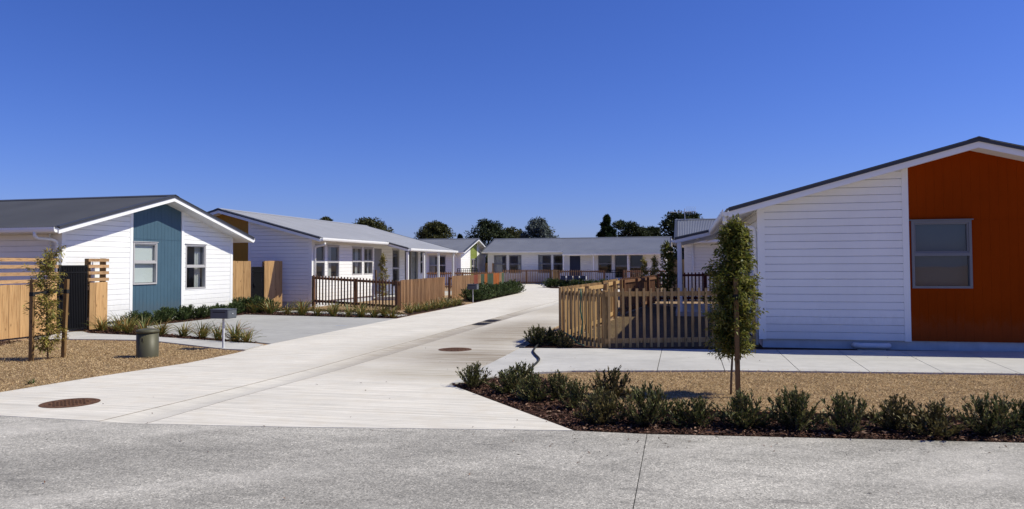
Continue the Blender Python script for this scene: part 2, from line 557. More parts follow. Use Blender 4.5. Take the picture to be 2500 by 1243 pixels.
DRYG = leafmat('dry grass blades', [s2l(160, 136, 100), s2l(194, 168, 128), s2l(214, 190, 150), s2l(134, 108, 78), s2l(150, 132, 94)], .8, .15, .1)
LAWN = dryground('dry lawn soil', [s2l(104, 84, 60), s2l(156, 130, 98), s2l(188, 164, 128)], 34)
SOIL = dryground('yard soil', [s2l(112, 92, 70), s2l(150, 126, 98), s2l(176, 152, 122)], 16, .4)
YARD_SHADE = dryground('shaded yard earth', [s2l(58, 48, 36), s2l(92, 78, 58), s2l(122, 104, 80)], 22)  # house shadow over the yard put into the earth colour
MULCHG = dryground('mulch bed soil', [s2l(34, 24, 20), s2l(56, 40, 34), s2l(84, 62, 52)], 26)
MULCH = leafmat('bark mulch chips', [s2l(52, 34, 28), s2l(78, 52, 42), s2l(104, 74, 60), s2l(44, 30, 26), s2l(150, 122, 104)], .85, .0, .15)
CONC = concrete('broomed pale concrete', s2l(204, 199, 188), .20, .08, .10, tint=s2l(174, 162, 142),
                stain=[(.0, 18.0, 1.8, 5.6, s2l(116, 102, 82), .85), (-.6, 13.0, 2.1, 1.7, s2l(120, 107, 88), .9), (-1.2, 11.2, 1.8, 1.0, s2l(146, 136, 116), .7), (-2.2, 15, 1.0, 5, s2l(150, 140, 122), .5), (1.8, 27, 2.2, 5, s2l(140, 128, 108), .6)])
CHAN = concrete('drain channel concrete', s2l(196, 191, 180), .13, .07, .08, stain=[(-.8, 20.5, .8, 9, s2l(120, 106, 88), .8), (-2.2, 14, .6, 4, s2l(146, 134, 116), .6)])
PATH = concrete('pale footpath concrete', s2l(178, 176, 171), .08, .1, .07)
PADC = concrete('blue grey parking concrete', s2l(160, 159, 155), .09, .1, .06)
JOINT = paint('silted joint', s2l(140, 131, 118), .95, .3, 6)
APRON = aggregate('exposed aggregate concrete')


# ------------------------------------------------------------------ ground, drive, paths
def sheet(name, pts, z, mat, label, cat='ground', kind='structure'):
    mb = MB(); mb.v = [(p[0], p[1], p[2] if len(p) > 2 else z) for p in pts]; mb.f = [tuple(range(len(pts)))]
    return tag(mb.build(name, mat), label, cat, None, kind)


mb = MB(); mb.v = [(-700, -300, 0), (700, -300, 0), (700, 1200, 0), (-700, 1200, 0)]; mb.f = [(0, 1, 2, 3)]
tag(mb.build('ground', SOIL), 'dry brown earth around the houses', 'ground', None, 'structure')

apron_line = [(-14, 9.55), (-9, 8.75), (-5.61, 8.17), (-3.82, 7.72), (-2.28, 7.53), (.59, 7.3), (1.28, 7.14), (4.59, 6.72), (9, 6.05), (16, 4.9)]
street = empty('street', (0, 0, 0), 0, 'grey exposed aggregate street slab across the foreground', 'road'); street['kind'] = 'structure'
JX0, JX1 = (1.28, 7.14), (-.55, -1.0)
l = [(-14, -4), (-1.05, -4), (JX1[0] - .0035, JX1[1]), (JX0[0] - .0035, JX0[1])] + [p for p in apron_line if p[0] < 1.0][::-1]
MB().slab(l, -.1, .021).build('slab', APRON, street)
l = [(-1.04, -4), (16, -4)] + [p for p in apron_line if p[0] > 2][::-1] + [(JX0[0] + .0035, JX0[1]), (JX1[0] + .0035, JX1[1])]
MB().slab(l, -.1, .021).build('slab', APRON, street)
# narrow dark joint filler below the two slabs
MB().bar((JX0[0], JX0[1] - .03, .014), (JX1[0], JX1[1], .014), .03, .004).build('joint_filler', RUBBER, street)

drive = empty('driveway', (0, 0, 0), 0, 'pale broomed concrete shared driveway running between the houses', 'driveway'); drive['kind'] = 'structure'
# edges as polylines going away from the street
chan_c = [(-4.09, 7.83), (-3.68, 9.14), (-2.92, 11.7), (-2.1, 15.1), (-.93, 20.0), (.55, 26), (1.9, 31.4), (3.6, 39.5), (6.2, 51)]


def offs(line, d):
    out = []
    for i, p in enumerate(line):
        a, b = line[max(i - 1, 0)], line[min(i + 1, len(line) - 1)]
        t = Vector((b[0] - a[0], b[1] - a[1])).normalized()
        out.append((p[0] + t.y * d, p[1] - t.x * d))
    return out


cl, cr = offs(chan_c, -.24), offs(chan_c, .24)
cl[0] = (-4.36, 7.86); cr[0] = (-3.80, 7.715)
left_edge = [(-14, 9.9), (-10.5, 9.45), (-8.6, 9.4), (-7.4, 9.45), (-6.66, 9.69), (-6.15, 11.0), (-5.45, 12.5), (-5.15, 13.9), (-5.06, 15.25), (-3.47, 22.7), (-1.97, 29.5), (.45, 41.4), (-1.1, 44.6), (-1.3, 61.0), (3.0, 60.6)]
gap = .009
lane = [(-14, 9.56)] + [(-9, 8.76), (-5.61, 8.18), (cl[0][0] - gap, cl[0][1] + .004)] + [(p[0] - gap, p[1]) for p in cl[1:]] + [(6.0, 58.0), (3.0, 60.6), (-1.3, 61.0), (-1.1, 44.6), (.45, 41.9)] + left_edge[4:11][::-1] + left_edge[1:4][::-1]
MB().slab(lane, -.1, .022).build('slab', CONC, drive)
# the dished channel
mbc = MB()
for i in range(len(cl)):
    a, b = Vector(cl[i]), Vector(cr[i])
    for t, z in ((0, .0205), (.25, .008), (.5, .002), (.75, .008), (1, .0205)):
        p = a.lerp(b, t); mbc.v.append((p.x, p.y, z))
for i in range(len(cl) - 1):
    for k in range(4):
        q = i * 5 + k; mbc.f.append((q, q + 1, q + 6, q + 5))
mbc.build('drain_channel', CHAN, drive)
for ln in (cl, cr):
    jm = MB()
    for p, q in zip(ln[:-1], ln[1:]): jm.bar((p[0], p[1], .0187), (q[0], q[1], .0187), .024, .004)
    o = jm.build('joint_filler', JOINT, drive); o['kind'] = 'stuff'
rt_edge = [(.59, 7.31), (-.87, 10.16), (-.09, 13.47), (.11, 14.35), (.55, 16.9), (1.25, 19.9), (3.3, 28.6), (4.3, 33), (6.6, 43), (7.4, 48)]
J = [(cr[2][0] + .5, 14.4)]
jr = lambda y: tuple(Vector((cr[0])).lerp(Vector(cr[0]), 0))
# right lane in two slabs with a saw cut near the manhole


def at_y(line, y):
    for i in range(len(line) - 1):
        if line[i][1] <= y <= line[i + 1][1]:
            t = (y - line[i][1]) / (line[i + 1][1] - line[i][1])
            return (line[i][0] + (line[i + 1][0] - line[i][0]) * t, y)


YJ = 14.62
cj, rj = at_y(cr, YJ + .35), (.13, YJ - .2)
n1 = [(cr[0][0] + gap, cr[0][1] + .004), (-2.28, 7.54), rt_edge[0], rt_edge[1], rt_edge[2], (.10, YJ - .21), (cj[0] + gap, cj[1] - .01)] + [(p[0] + gap, p[1]) for p in cr[1:3]][::-1]
MB().slab(n1, -.1, .022).build('slab', CONC, drive)
n2 = [(cj[0] + gap, cj[1]), (.10, YJ - .2)] + rt_edge[4:] + [(6.4, 51)] + [(p[0] + gap, p[1]) for p in cr[3:]][::-1]
MB().slab(n2, -.1, .022).build('slab', CONC, drive)

MB().bar((cj[0], cj[1] - .005, .0185), (.10, YJ - .205, .0185), .03, .004).build('joint_filler', JOINT, drive)
# footpath on the right, slabs parted by saw cuts
path = empty('footpath', (0, 0, 0), 0, 'pale concrete footpath in front of the orange house', 'footpath'); path['kind'] = 'structure'
far_e = lambda x: 14.45 - (x - .1) * .112
near_pts = [(-.87, 10.15), (-.45, 10.62), (.1, 11.1), (.9, 11.33), (3.41, 11.28), (7.4, 10.79), (14, 9.6)]


def near_y(x):
    for i in range(len(near_pts) - 1):
        if near_pts[i][0] <= x <= near_pts[i + 1][0]:
            t = (x - near_pts[i][0]) / (near_pts[i + 1][0] - near_pts[i][0]); return near_pts[i][1] + t * (near_pts[i + 1][1] - near_pts[i][1])


jts = [(2.84, 2.19), (3.86, 3.21), (4.93, 4.30), (6.02, 5.30), (7.10, 6.32), (8.20, 7.36), (9.3, 8.4), (10.4, 9.45)]
g2 = .006
first = [(-.86, 10.16), (-.45, 10.62), (.1, 11.1), (.9, 11.33), (jts[0][1] - g2, near_y(jts[0][1])), (jts[0][0] - g2, far_e(jts[0][0])), (.13, 14.4), (-.07, 13.47)]
MB().slab(first, -.1, .028).build('slab', PATH, path)
for a, b in zip(jts[:-1], jts[1:]):
    MB().slab([(a[1] + g2, near_y(a[1])), (b[1] - g2, near_y(b[1])), (b[0] - g2, far_e(b[0])), (a[0] + g2, far_e(a[0]))], -.1, .028).build('slab', PATH, path)

# left: lawn, path, planting bed, parking pad
LPN = [(-10.9, 16.75), (-9.3, 16.6), (-8.03, 16.37), (-5.61, 14.55), (-5.17, 14.4)]
LPF = [(-5.12, 15.3), (-5.35, 15.52), (-8.74, 17.42), (-10.3, 18.1), (-10.75, 18.6), (-11.05, 18.5)]
pl = empty('garden_path', (0, 0, 0), 0, 'narrow concrete path from the drive to the black side gate', 'path'); pl['kind'] = 'structure'
MB().slab(LPN + LPF, -.1, .026).build('slab', PATH, pl)
pad = empty('parking_pad', (0, 0, 0), 0, 'blue grey concrete parking pad beside the blue panel house', 'parking pad'); pad['kind'] = 'structure'
MB().slab([(-5.05, 15.55), (-3.50, 22.55), (-3.9, 22.7), (-6.86, 23.95), (-8.9, 24.75), (-9.35, 22.6), (-9.95, 20.2), (-8.9, 18.3), (-5.42, 15.85)], -.1, .018).build('slab', PADC, pad)
lawnL = [(-15, 10.1), (-10.5, 9.47), (-8.6, 9.42), (-7.4, 9.47), (-6.68, 9.7), (-6.17, 11.0), (-5.47, 12.5), (-5.17, 13.9), (-5.18, 14.38), (-5.61, 14.52), (-8.03, 16.34), (-9.3, 16.57), (-10.9, 16.72), (-11.6, 16.3), (-14.5, 10.5)]
sheet('lawn', lawnL, .004, LAWN, 'dry brown lawn with young staked tree and green pedestal', 'lawn')
lawnR = [(.35, 11.1), (.9, 11.3), (3.41, 11.25), (7.4, 10.76), (14, 9.57), (14, 6.3), (5.12, 7.46), (4.51, 7.57), (2.79, 7.83), (1.58, 8.0), (1.15, 8.9), (.55, 10.2)]
sheet('lawn', lawnR, .004, LAWN, 'dry brown lawn strip between footpath and shrub bed', 'lawn')
bedR = [(.60, 7.32), (-.85, 10.16), (-.45, 10.6), (.1, 11.08), (.35, 11.1), (.55, 10.2), (1.15, 8.9), (1.58, 8.0), (2.79, 7.83), (4.51, 7.57), (5.12, 7.46), (14, 6.3), (14, 5.25), (9, 6.07), (4.59, 6.74), (1.28, 7.16)]
sheet('garden_bed', bedR, .007, MULCHG, 'dark mulch bed with shrubs along the street edge', 'garden bed')
bedL = [(-5.42, 15.62), (-5.5, 15.82), (-8.95, 18.25), (-10.0, 20.2), (-9.4, 22.6), (-8.95, 24.8), (-9.9, 25.6), (-10.55, 22), (-11.1, 19.6), (-10.7, 18.65), (-10.3, 18.15), (-8.74, 17.45)]
sheet('garden_bed', bedL, .006, MULCHG, 'mulch bed with flaxes and shrubs beside the blue panel house', 'garden bed')
bedM = [(-3.55, 22.8), (-3.9, 22.75), (-6.86, 24.0), (-8.9, 24.8), (-9.9, 25.7), (-10.3, 28), (-8.2, 28.2), (-6.5, 27.2), (-4.3, 26.6), (-3.3, 24.2)]
sheet('garden_bed', bedM, .006, MULCHG, 'mulch bed with flaxes in front of the brown batten fence', 'garden bed')
MB().slab([(-8.3, 26.0), (-3.65, 23.6), (-3.4, 24.0), (-4.0, 24.6), (-8.1, 26.75)], -.05, .03).build('paving_strip', PATH).update_tag()
tag(bpy.data.objects['paving_strip'], 'thin concrete strip behind the flaxes at brown batten fence', 'path', None, 'structure')
bedS = [(-3.35, 24.3), (-3.9, 26.4), (-2.7, 31.6), (-1.95, 31.0), (-2.0, 29.6)]
sheet('garden_bed', bedS, .006, MULCHG, 'narrow mulch bed below the dense batten fence', 'garden bed')
bedH = [(-1.45, 31.9), (-2.6, 33.6), (-.6, 44.6), (.5, 44.4), (.40, 41.6)]
sheet('garden_bed', bedH, .009, MULCHG, 'mulch bed with low hedge beside the far driveway', 'garden bed')
bedF = [(2.1, 52.6), (2.6, 49.6), (7, 46.6), (7.4, 49.6), (6, 53)]
sheet('garden_bed', bedF, .030, MULCHG, 'mulch bed under the four far mailboxes', 'garden bed')
bedT = [(-11.5, 16.35), (-12.6, 12.2), (-11.9, 12.0), (-10.6, 15.4), (-10.75, 16.4)]
sheet('garden_bed', bedT, .008, MULCHG, 'mulch strip along the foot of the tall paling fence', 'garden bed')
bedC = [(.16, 14.45), (.62, 17.1), (1.25, 15.3), (2.0, 14.2), (1.2, 14.33)]
sheet('garden_bed', bedC, .009, MULCHG, 'small mulch bed at the corner of the tan batten fence', 'garden bed')
sheet('yard', [(1.8, 14.5), (4.95, 14.6), (7.2, 24.5), (5.6, 30.0), (3.6, 24.0), (1.15, 15.7)], .0035, YARD_SHADE, 'shade-darkened bare earth of the fenced yard beside the orange house', 'yard')
bedW = [(2.0, 14.24), (4.7, 13.94), (14, 12.9), (14, 13.0), (9, 13.62), (4.95, 14.52), (2.0, 14.5)]
sheet('garden_bed', bedW, .005, MULCHG, 'dark soil strip along the orange house foundation', 'garden bed')


# ------------------------------------------------------------------ houses
def roof_sheet(mb, y0, y1, xa, za, xb, zb, pitch=.0762, amp=.009, seg=6):
    n = max(2, int((y1 - y0) / pitch)) * seg
    b = len(mb.v)
    for i in range(n + 1):
        y = y0 + (y1 - y0) * i / n; dz = amp * math.sin(2 * math.pi * i / seg)
        mb.v.append((xa, y, za + dz)); mb.v.append((xb, y, zb + dz))
    for i in range(n):
        q = b + 2 * i; mb.f.append((q, q + 1, q + 3, q + 2))


def window(house, M, u0, u1, v0, v1, frame=ALU, inner='dark', split=.5, mull=0, fw=.045):
    mb = MB(); d0, d1 = -.07, .046
    mb.mbox(M, u0, u0 + fw, v0, v1, d0, d1); mb.mbox(M, u1 - fw, u1, v0, v1, d0, d1)
    mb.mbox(M, u0 + fw, u1 - fw, v0, v0 + fw, d0, d1 - .001); mb.mbox(M, u0 + fw, u1 - fw, v1 - fw, v1, d0, d1 - .001)
    vs = v0 + (v1 - v0) * split if split else None
    if split: mb.mbox(M, u0 + fw, u1 - fw, vs - .03, vs + .03, d0, d1 + .004)
    for k in range(mull):
        um = u0 + (u1 - u0) * (k + 1) / (mull + 1)
        mb.mbox(M, um - .03, um + .03, v0 + fw, v1 - fw, d0, d1 + .006)
    wdw = mb.build('window', frame, house)
    MB().mbox(M, u0 - .03, u1 + .03, v1 + .002, v1 + .022, -.01, .066).build('head_flashing', frame, wdw)
    if split:   # upper sash sits proud
        s = MB(); a, b, c, d = u0 + fw, u1 - fw, vs + .03, v1 - fw
        for (q0, q1, r0, r1) in ((a, a + .028, c, d), (b - .028, b, c, d), (a + .028, b - .028, c, c + .03), (a + .028, b - .028, d - .028, d)):
            s.mbox(M, q0, q1, r0, r1, -.03, .026)
        s.build('sash', frame, wdw)
        rows = [(v0 + fw, vs - .03), (vs + .03, v1 - fw)]
    else:
        rows = [(v0 + fw, v1 - fw)]
    cols = [u0 + (u1 - u0) * k / (mull + 1) for k in range(mull + 2)]
    for (r0, r1) in rows:
        for c0, c1 in zip(cols[:-1], cols[1:]):
            p = MB(); p.add([M(c0 + .03, r0, -.012), M(c1 - .03, r0, -.012), M(c1 - .03, r1, -.012), M(c0 + .03, r1, -.012)], [(0, 1, 2, 3)]); p.build('pane', GLASS, wdw)
    # the room behind
    r = MB(); D = 2.6; e = .001
    P = [M(u0 + e, v0 + e, -.071), M(u1 - e, v0 + e, -.071), M(u1 - e, v1 - e, -.071), M(u0 + e, v1 - e, -.071)]
    Q = [M(u0 - .2, v0 - .5, -D), M(u1 + .2, v0 - .5, -D), M(u1 + .2, v1 + .1, -D), M(u0 - .2, v1 + .1, -D)]
    r.add(P + Q, [(4, 5, 6, 7), (0, 1, 5, 4), (1, 2, 6, 5), (2, 3, 7, 6), (3, 0, 4, 7)])
    r.build('room_lining', ROOM, wdw)
    if inner in ('blind', 'blind_shaded'):
        MB().mbox(M, u0 + fw + .005, u1 - fw - .005, v0 + fw + .01, v1 - fw, -.062, -.056).build('blind', BLIND if inner == 'blind' else BLIND_SHADED, wdw)
    elif inner in ('curtl', 'curtr', 'curtb', 'curtm'):
        spans = {'curtl': [(0, .3)], 'curtr': [(.68, 1)], 'curtb': [(0, .2), (.8, 1)], 'curtm': [(.02, .62)]}[inner]
        for a, b in spans:
            c = MB(); ua, ub = u0 + (u1 - u0) * a, u0 + (u1 - u0) * b; n = max(8, int((ub - ua) / .02))
            for i in range(n + 1):
                u = ua + (ub - ua) * i / n; dd = -.16 + .03 * math.sin(i * 1.1) + .008 * math.sin(i * 2.7)
                c.v += [M(u, v0 + .02, dd), M(u, v1 - .03, dd)]
            c.f = [(2 * i, 2 * i + 1, 2 * i + 3, 2 * i + 2) for i in range(n)]
            c.build('curtain', CURT, wdw, True)
    return wdw


def boards(house, M, u0, u1, zb, vtop, roofclip, openings, joined=False, exp=.145, mat=WHITE, name='weatherboard'):
    """bevel-back weatherboards; roofclip = list of (a,b,c) half planes"""
    J = MB(); v = zb; CH = .016
    while v < vtop - .01:
        ve = min(v + exp, vtop)
        rs = [(u0, u1, v, ve)]
        for o in openings: rs = cut(rs, o)
        for (a, b, c, d) in rs:
            mb = J if joined else MB()
            got = False
            for lo, hi, df in ((v, v + exp - CH, lambda q: .034), (v + exp - CH, ve, lambda q, v=v: .034 - .025 * (q - v - exp + CH) / CH)):
                lo, hi = max(lo, c), min(hi, d)
                if hi - lo < .002: continue
                poly = [(a, lo), (b, lo), (b, hi), (a, hi)]
                for h in roofclip: poly = clip(poly, *h) if len(poly) > 2 else []
                if len(poly) < 3: continue
                if max(p[0] for p in poly) - min(p[0] for p in poly) < .01: continue
                mb.ext(poly, M, df); got = True
            if got and not joined: mb.build(name, mat, house)
        v += exp
    if joined and J.f:
        o = J.build(name + 's', mat, house); o['kind'] = 'stuff'


def vboards(house, M, u0, u1, zb, roofclip, openings, mat, width=.15, vj=2.42, vtop=6, name='cladding_board', vg=.0025):
    n = max(1, round((u1 - u0) / width)); wd = (u1 - u0) / n
    for lo, hi in ((zb, vj), (vj + .012, vtop)):
        for i in range(n):
            a, b = u0 + i * wd + vg, u0 + (i + 1) * wd - vg
            rs = [(a, b, lo, hi)]
            for o in openings: rs = cut(rs, o)
            for (p, q, c, d) in rs:
                poly = [(p, c), (q, c), (q, d), (p, d)]
                for h in roofclip: poly = clip(poly, *h) if len(poly) > 2 else []
                if len(poly) >= 3: MB().ext(poly, M, lambda v: .014).build(name, mat, house)
    bk = [(u0, zb), (u1, zb), (u1, vtop), (u0, vtop)]
    bks = [(u0, u1, zb, vtop)]
    for o in openings: bks = cut(bks, o)
    mb = MB()
    for (p, q, c, d) in bks:
        poly = [(p, c), (q, c), (q, d), (p, d)]
        for h in roofclip: poly = clip(poly, *h) if len(poly) > 2 else []
        if len(poly) >= 3: mb.ext(poly, M, lambda v: .006)
    mb.build('cladding_backing', mat, house)


class House:
    def __init__(s, name, label, loc, rz, W, L, ze=2.66, tan=.27, ohe=.6, ohg=.45, zb=.17, roof=ROOFD):
        s.o = empty(name, loc, rz, label, 'house', 'single storey houses of the estate')
        s.W, s.L, s.ze, s.tan, s.ohe, s.ohg, s.zb, s.roofmat = W, L, ze, tan, ohe, ohg, zb, roof
        W_, L_ = W, L
        s.M = {'front': lambda u, v, d: (u, -d, v), 'right': lambda u, v, d: (W_ + d, u, v),
               'left': lambda u, v, d: (-d, u, v), 'back': lambda u, v, d: (u, L_ + d, v)}
        s.gclip = [(-tan, 1, ze), (tan, 1, ze + tan * W)]
        s.apex = ze + tan * W / 2

    def zu(s, x): return s.ze + s.tan * min(x, s.W - x)

    def roof(s, vers=(), gut_l=True, vz=None):
        """vers: (y0, y1, out, side) porch roofs continuing the slope beyond the eave"""
        W, L, oe, og, t = s.W, s.L, s.ohe, s.ohg, s.tan
        T = .15; zt = lambda x: s.zu(x) + T + .012
        mb = MB()
        roof_sheet(mb, -og - .03, L + og + .03, W / 2, zt(W / 2), -oe - .04, zt(-oe - .04))
        roof_sheet(mb, -og - .03, L + og + .03, W / 2, zt(W / 2), W + oe + .04, zt(W + oe + .04))
        for (y0, y1, out, sd) in vers:
            if sd == 'r':
                roof_sheet(mb, y0 - .03, y1 + .03, W + oe + .02, zt(W + oe + .02) - .003, W + oe + out + .04, zt(W + oe + out + .04))
            else:
                roof_sheet(mb, y0 - .03, y1 + .03, -oe - .02, zt(-oe - .02) - .003, -oe - out - .04, zt(-oe - out - .04) + .06)
        rf = mb.build('roof', s.roofmat, s.o, False)
        rc = MB()
        for sg in (-1, 1):
            xa = W / 2; xb = W / 2 + sg * .17
            rc.hexa([(xa, -og - .035, zt(xa) + .014), (xb, -og - .035, zt(xb) + .014), (xb, L + og + .035, zt(xb) + .014), (xa, L + og + .035, zt(xa) + .014),
                     (xa, -og - .035, zt(xa) + .03), (xb, -og - .035, zt(xb) + .022), (xb, L + og + .035, zt(xb) + .022), (xa, L + og + .035, zt(xa) + .03)])
        rc.build('ridge_cap', s.roofmat, rf)
        # barge boards, verge flashings
        for ya, yb, n in ((-og, -og + .03, -1), (L + og - .03, L + og, 1)):
            for sg in (0, 1):
                xs = (-oe, W / 2) if sg == 0 else (W + oe, W / 2)
                bb = MB(); x0, x1 = xs
                bb.hexa([(x0, ya, s.zu(x0) - .01), (x1, ya, s.zu(x1) - .01), (x1, yb, s.zu(x1) - .01), (x0, yb, s.zu(x0) - .01),
                         (x0, ya, s.zu(x0) + T - .03), (x1, ya, s.zu(x1) + T - .03), (x1, yb, s.zu(x1) + T - .03), (x0, yb, s.zu(x0) + T - .03)])
                bb.build('barge_board', TRIM, s.o)
                fl = MB(); y0, y1 = (ya - .022, ya + .1) if n < 0 else (yb - .1, yb + .022)
                fl.hexa([(x0, y0, s.zu(x0) + T - .05), (x1, y0, s.zu(x1) + T - .05), (x1, y0 + .004 if n < 0 else y1 - .004, s.zu(x1) + T - .05), (x0, y0 + .004 if n < 0 else y1 - .004, s.zu(x0) + T - .05),
                         (x0, y0, zt(x0) + .018), (x1, y0, zt(x1) + .018), (x1, y1, zt(x1) + .018), (x0, y1, zt(x0) + .018)])
                fl.build('verge_flashing', FLASH, rf)
        # soffits
        sf = MB(); th = .012
        def sl(x0, x1, y0, y1):
            sf.hexa([(x0, y0, s.zu(x0)), (x1, y0, s.zu(x1)), (x1, y1, s.zu(x1)), (x0, y1, s.zu(x0)),
                     (x0, y0, s.zu(x0) + th), (x1, y0, s.zu(x1) + th), (x1, y1, s.zu(x1) + th), (x0, y1, s.zu(x0) + th)])
        for (y0, y1) in ((-og + .03, L + og - .03),):
            sl(-oe, W / 2, y0, y1); sl(W / 2, W + oe, y0, y1)
        for (y0, y1, out, sd) in vers:
            if sd == 'r': sl(W + oe - .001, W + oe + out, y0, y1)
            else:
                sf.hexa([(-oe, y0, s.zu(-oe)), (-oe - out, y0, s.zu(-oe - out) + .06), (-oe - out, y1, s.zu(-oe - out) + .06), (-oe, y1, s.zu(-oe)),
                         (-oe, y0, s.zu(-oe) + th), (-oe - out, y0, s.zu(-oe - out) + .072), (-oe - out, y1, s.zu(-oe - out) + .072), (-oe, y1, s.zu(-oe) + th)])
        sf.build('soffit', SOFFIT, s.o)
        # gutters
        def gutter(side, y0, y1, extra=0.0, dz=0.0):
            x = (-oe - extra) if side == 'l' else (W + oe + extra); sg = -1 if side == 'l' else 1
            z1 = s.zu(x) + T - .005 + dz; z0 = z1 - .125
            pr = [(0, z0), (.07, z0), (.10, z0 + .02), (.115, z0 + .07), (.115, z1), (.10, z1), (.095, z1 - .05), (.0, z1 - .05)]
            g = MB(); n = len(pr)
            for y in (y0, y1): g.v += [(x + sg * a, y, b) for a, b in pr]
            g.f = [(i, (i + 1) % n, n + (i + 1) % n, n + i) for i in range(n)] + [tuple(range(n)), tuple(range(n, 2 * n))]
            g.build('gutter', TRIM, s.o)
            MB().box(min(x, x - sg * .02), max(x, x - sg * .02), y0, y1, z0 - .02, z1 - .01).build('fascia', TRIM, s.o)
        for side in ('l', 'r'):
            vs = [v for v in vers if v[3] == side]
            y = -og + .031
            for (y0, y1, out, sd) in sorted(vs):
                if y0 > y + .05: gutter(side, y, y0 - .03)
                gutter(side, y0 + .03, y1 - .03, out, .06 if side == 'l' else 0)
                for yy in (y0, y1):   # porch barge
                    b = MB(); sg = 1 if side == 'r' else -1
                    x0 = W + oe if side == 'r' else -oe; x1 = x0 + sg * out; k = .06 if side == 'l' else 0
                    ya, yb = (yy, yy + .029)
                    b.hexa([(x0, ya, s.zu(x0) - .012), (x1, ya, s.zu(x1) - .012 + k), (x1, yb, s.zu(x1) - .012 + k), (x0, yb, s.zu(x0) - .012),
                            (x0, ya, s.zu(x0) + T - .03), (x1, ya, s.zu(x1) + T - .03 + k), (x1, yb, s.zu(x1) + T - .03 + k), (x0, yb, s.zu(x0) + T - .03)])
                    b.build('barge_board', TRIM, s.o)
                    f = MB(); yo = yy - .02 if yy == y0 else yy + .045
                    f.hexa([(x0, yo, s.zu(x0) + T - .05), (x1, yo, s.zu(x1) + T - .05 + k), (x1, yo + .006, s.zu(x1) + T - .05 + k), (x0, yo + .006, s.zu(x0) + T - .05),
                            (x0, yo, zt(x0) + .02), (x1, yo, zt(x1) + .02 + k), (x1, yo + .006, zt(x1) + .02 + k), (x0, yo + .006, zt(x0) + .02)])
                    f.build('verge_flashing', FLASH, rf)
                y = y1 + .03
            if y < L + og - .1: gutter(side, y, L + og - .031)
        return rf

    def gable(s, which='front', panel=None, pmat=None, openings=(), joined=False, u_ok=None):
        M = s.M[which]; W = s.W
        ops = list(openings)
        post = .11
        if panel:
            u0, u1 = panel
            vboards(s.o, M, u0, u1, s.zb, s.gclip, ops, pmat, vg=.0008 if pmat is ORANGE else .0025)
            for a in (u0 - post, u1):
                mb = MB(); poly = [(a, s.zb - .012), (a + post, s.zb - .012), (a + post, 9), (a, 9)]
                for h in s.gclip: poly = clip(poly, *h)
                mb.ext(poly, M, lambda v: .044); mb.build('cover_board', TRIM, s.o)
            boards(s.o, M, .09, u0 - post, s.zb, s.apex, s.gclip, ops, joined)
            boards(s.o, M, u1 + post, W - .09, s.zb, s.apex, s.gclip, ops, joined)
        else:
            boards(s.o, M, .09, W - .09, s.zb, s.apex, s.gclip, ops, joined)
        for a in (-.046, W - .09):
            mb = MB(); poly = [(a, s.zb - .012), (a + .136, s.zb - .012), (a + .136, 9), (a, 9)]
            for h in s.gclip: poly = clip(poly, *h)
            mb.ext(poly, M, lambda v: .045); mb.build('corner_board', TRIM, s.o)

    def side(s, which, openings=(), joined=False):
        M = s.M[which]
        boards(s.o, M, .09, s.L - .09, s.zb, s.ze, [], list(openings), joined)
        mb = MB()
        for a in (0.0, s.L - .09): mb.mbox(M, a, a + .09, s.zb - .012, s.ze, 0, .046)
        mb.build('corner_board', TRIM, s.o)

    def base(s, depth=.4):
        MB().box(.03, s.W - .03, .03, s.L - .03, -depth, s.zb + .02).build('foundation', PLINTH, s.o)
        # solid core behind far ceilings keeps daylight out of the roof space
        MB().add([(.01, .01, s.ze - .02), (s.W - .01, .01, s.ze - .02), (s.W - .01, s.L - .01, s.ze - .02), (.01, s.L - .01, s.ze - .02)], [(0, 1, 2, 3)]).build('ceiling', ROOM, s.o)

    def downpipe(s, pts, r=.04):
        MB().tube(pts, r, 10).build('downpipe', TRIM, s.o, True)


def rect(w4): return (w4[0], w4[1], w4[2], w4[3])


# ---- house with the blue panel (left)
H = House('gabled_house', 'white weatherboard house with a blue vertical panel and charcoal roof', (-11.33, 18.65, 0), R(90) - GA, 7.12, 15, ze=2.62, zb=.15, roof=ROOFD, ohg=.5)
w1 = (2.44, 3.41, 1.12, 2.34); w2 = (4.70, 5.70, .92, 2.33)
H.roof()
H.gable('front', (2.42, 4.50), BLUE, [w1, w2])
window(H.o, H.M['front'], *w1, ALU, 'blind', .52); window(H.o, H.M['front'], *w2, ALU, 'curtr', .5)
H.side('left'); H.side('right', joined=True); H.gable('back', joined=True); H.base()
H.downpipe([(-.66, .15, 2.50), (-.66, .15, 2.40), (-.60, .13, 2.34), (-.25, .06, 2.32), (-.13, .05, 2.28), (-.10, .05, 2.2), (-.10, .05, .1)])
H.downpipe([(-.09, .28, 2.55), (-.09, .28, .1)], .028)

# ---- second house (mustard panel, porch)
H = House('gabled_house', 'long white house with pale grey roof, mustard gable panel and porch', (-7.82 - 7.6 * XH.x, 28.88 - 7.6 * XH.y, .06), -GA, 7.6, 13.0, ze=2.66, zb=.17, roof=ROOFL)
rw = [(.25, 1.04, 1.08, 2.40), (1.28, 2.30, 1.08, 2.40), (3.55, 4.56, 1.16, 2.38), (4.76, 5.72, 1.16, 2.38), (8.10, 9.00, .5, 2.38), (9.75, 11.7, .22, 2.38), (12.05, 12.85, 1.1, 2.38)]
door = (5.92, 6.80, .2, 2.36)
VR = (6.05, 13.42, 1.08, 'r')
H.roof([VR])
H.gable('front', (2.73, 4.87), MUSTARD, [(3.0, 4.1, 1.1, 2.2)])
window(H.o, H.M['front'], 3.0, 4.1, 1.1, 2.2, ALUD, 'dark')
H.side('right', rw + [door])
inn = ['curtl', 'curtm', 'curtr', 'curtb', 'dark', 'curtr', 'dark']
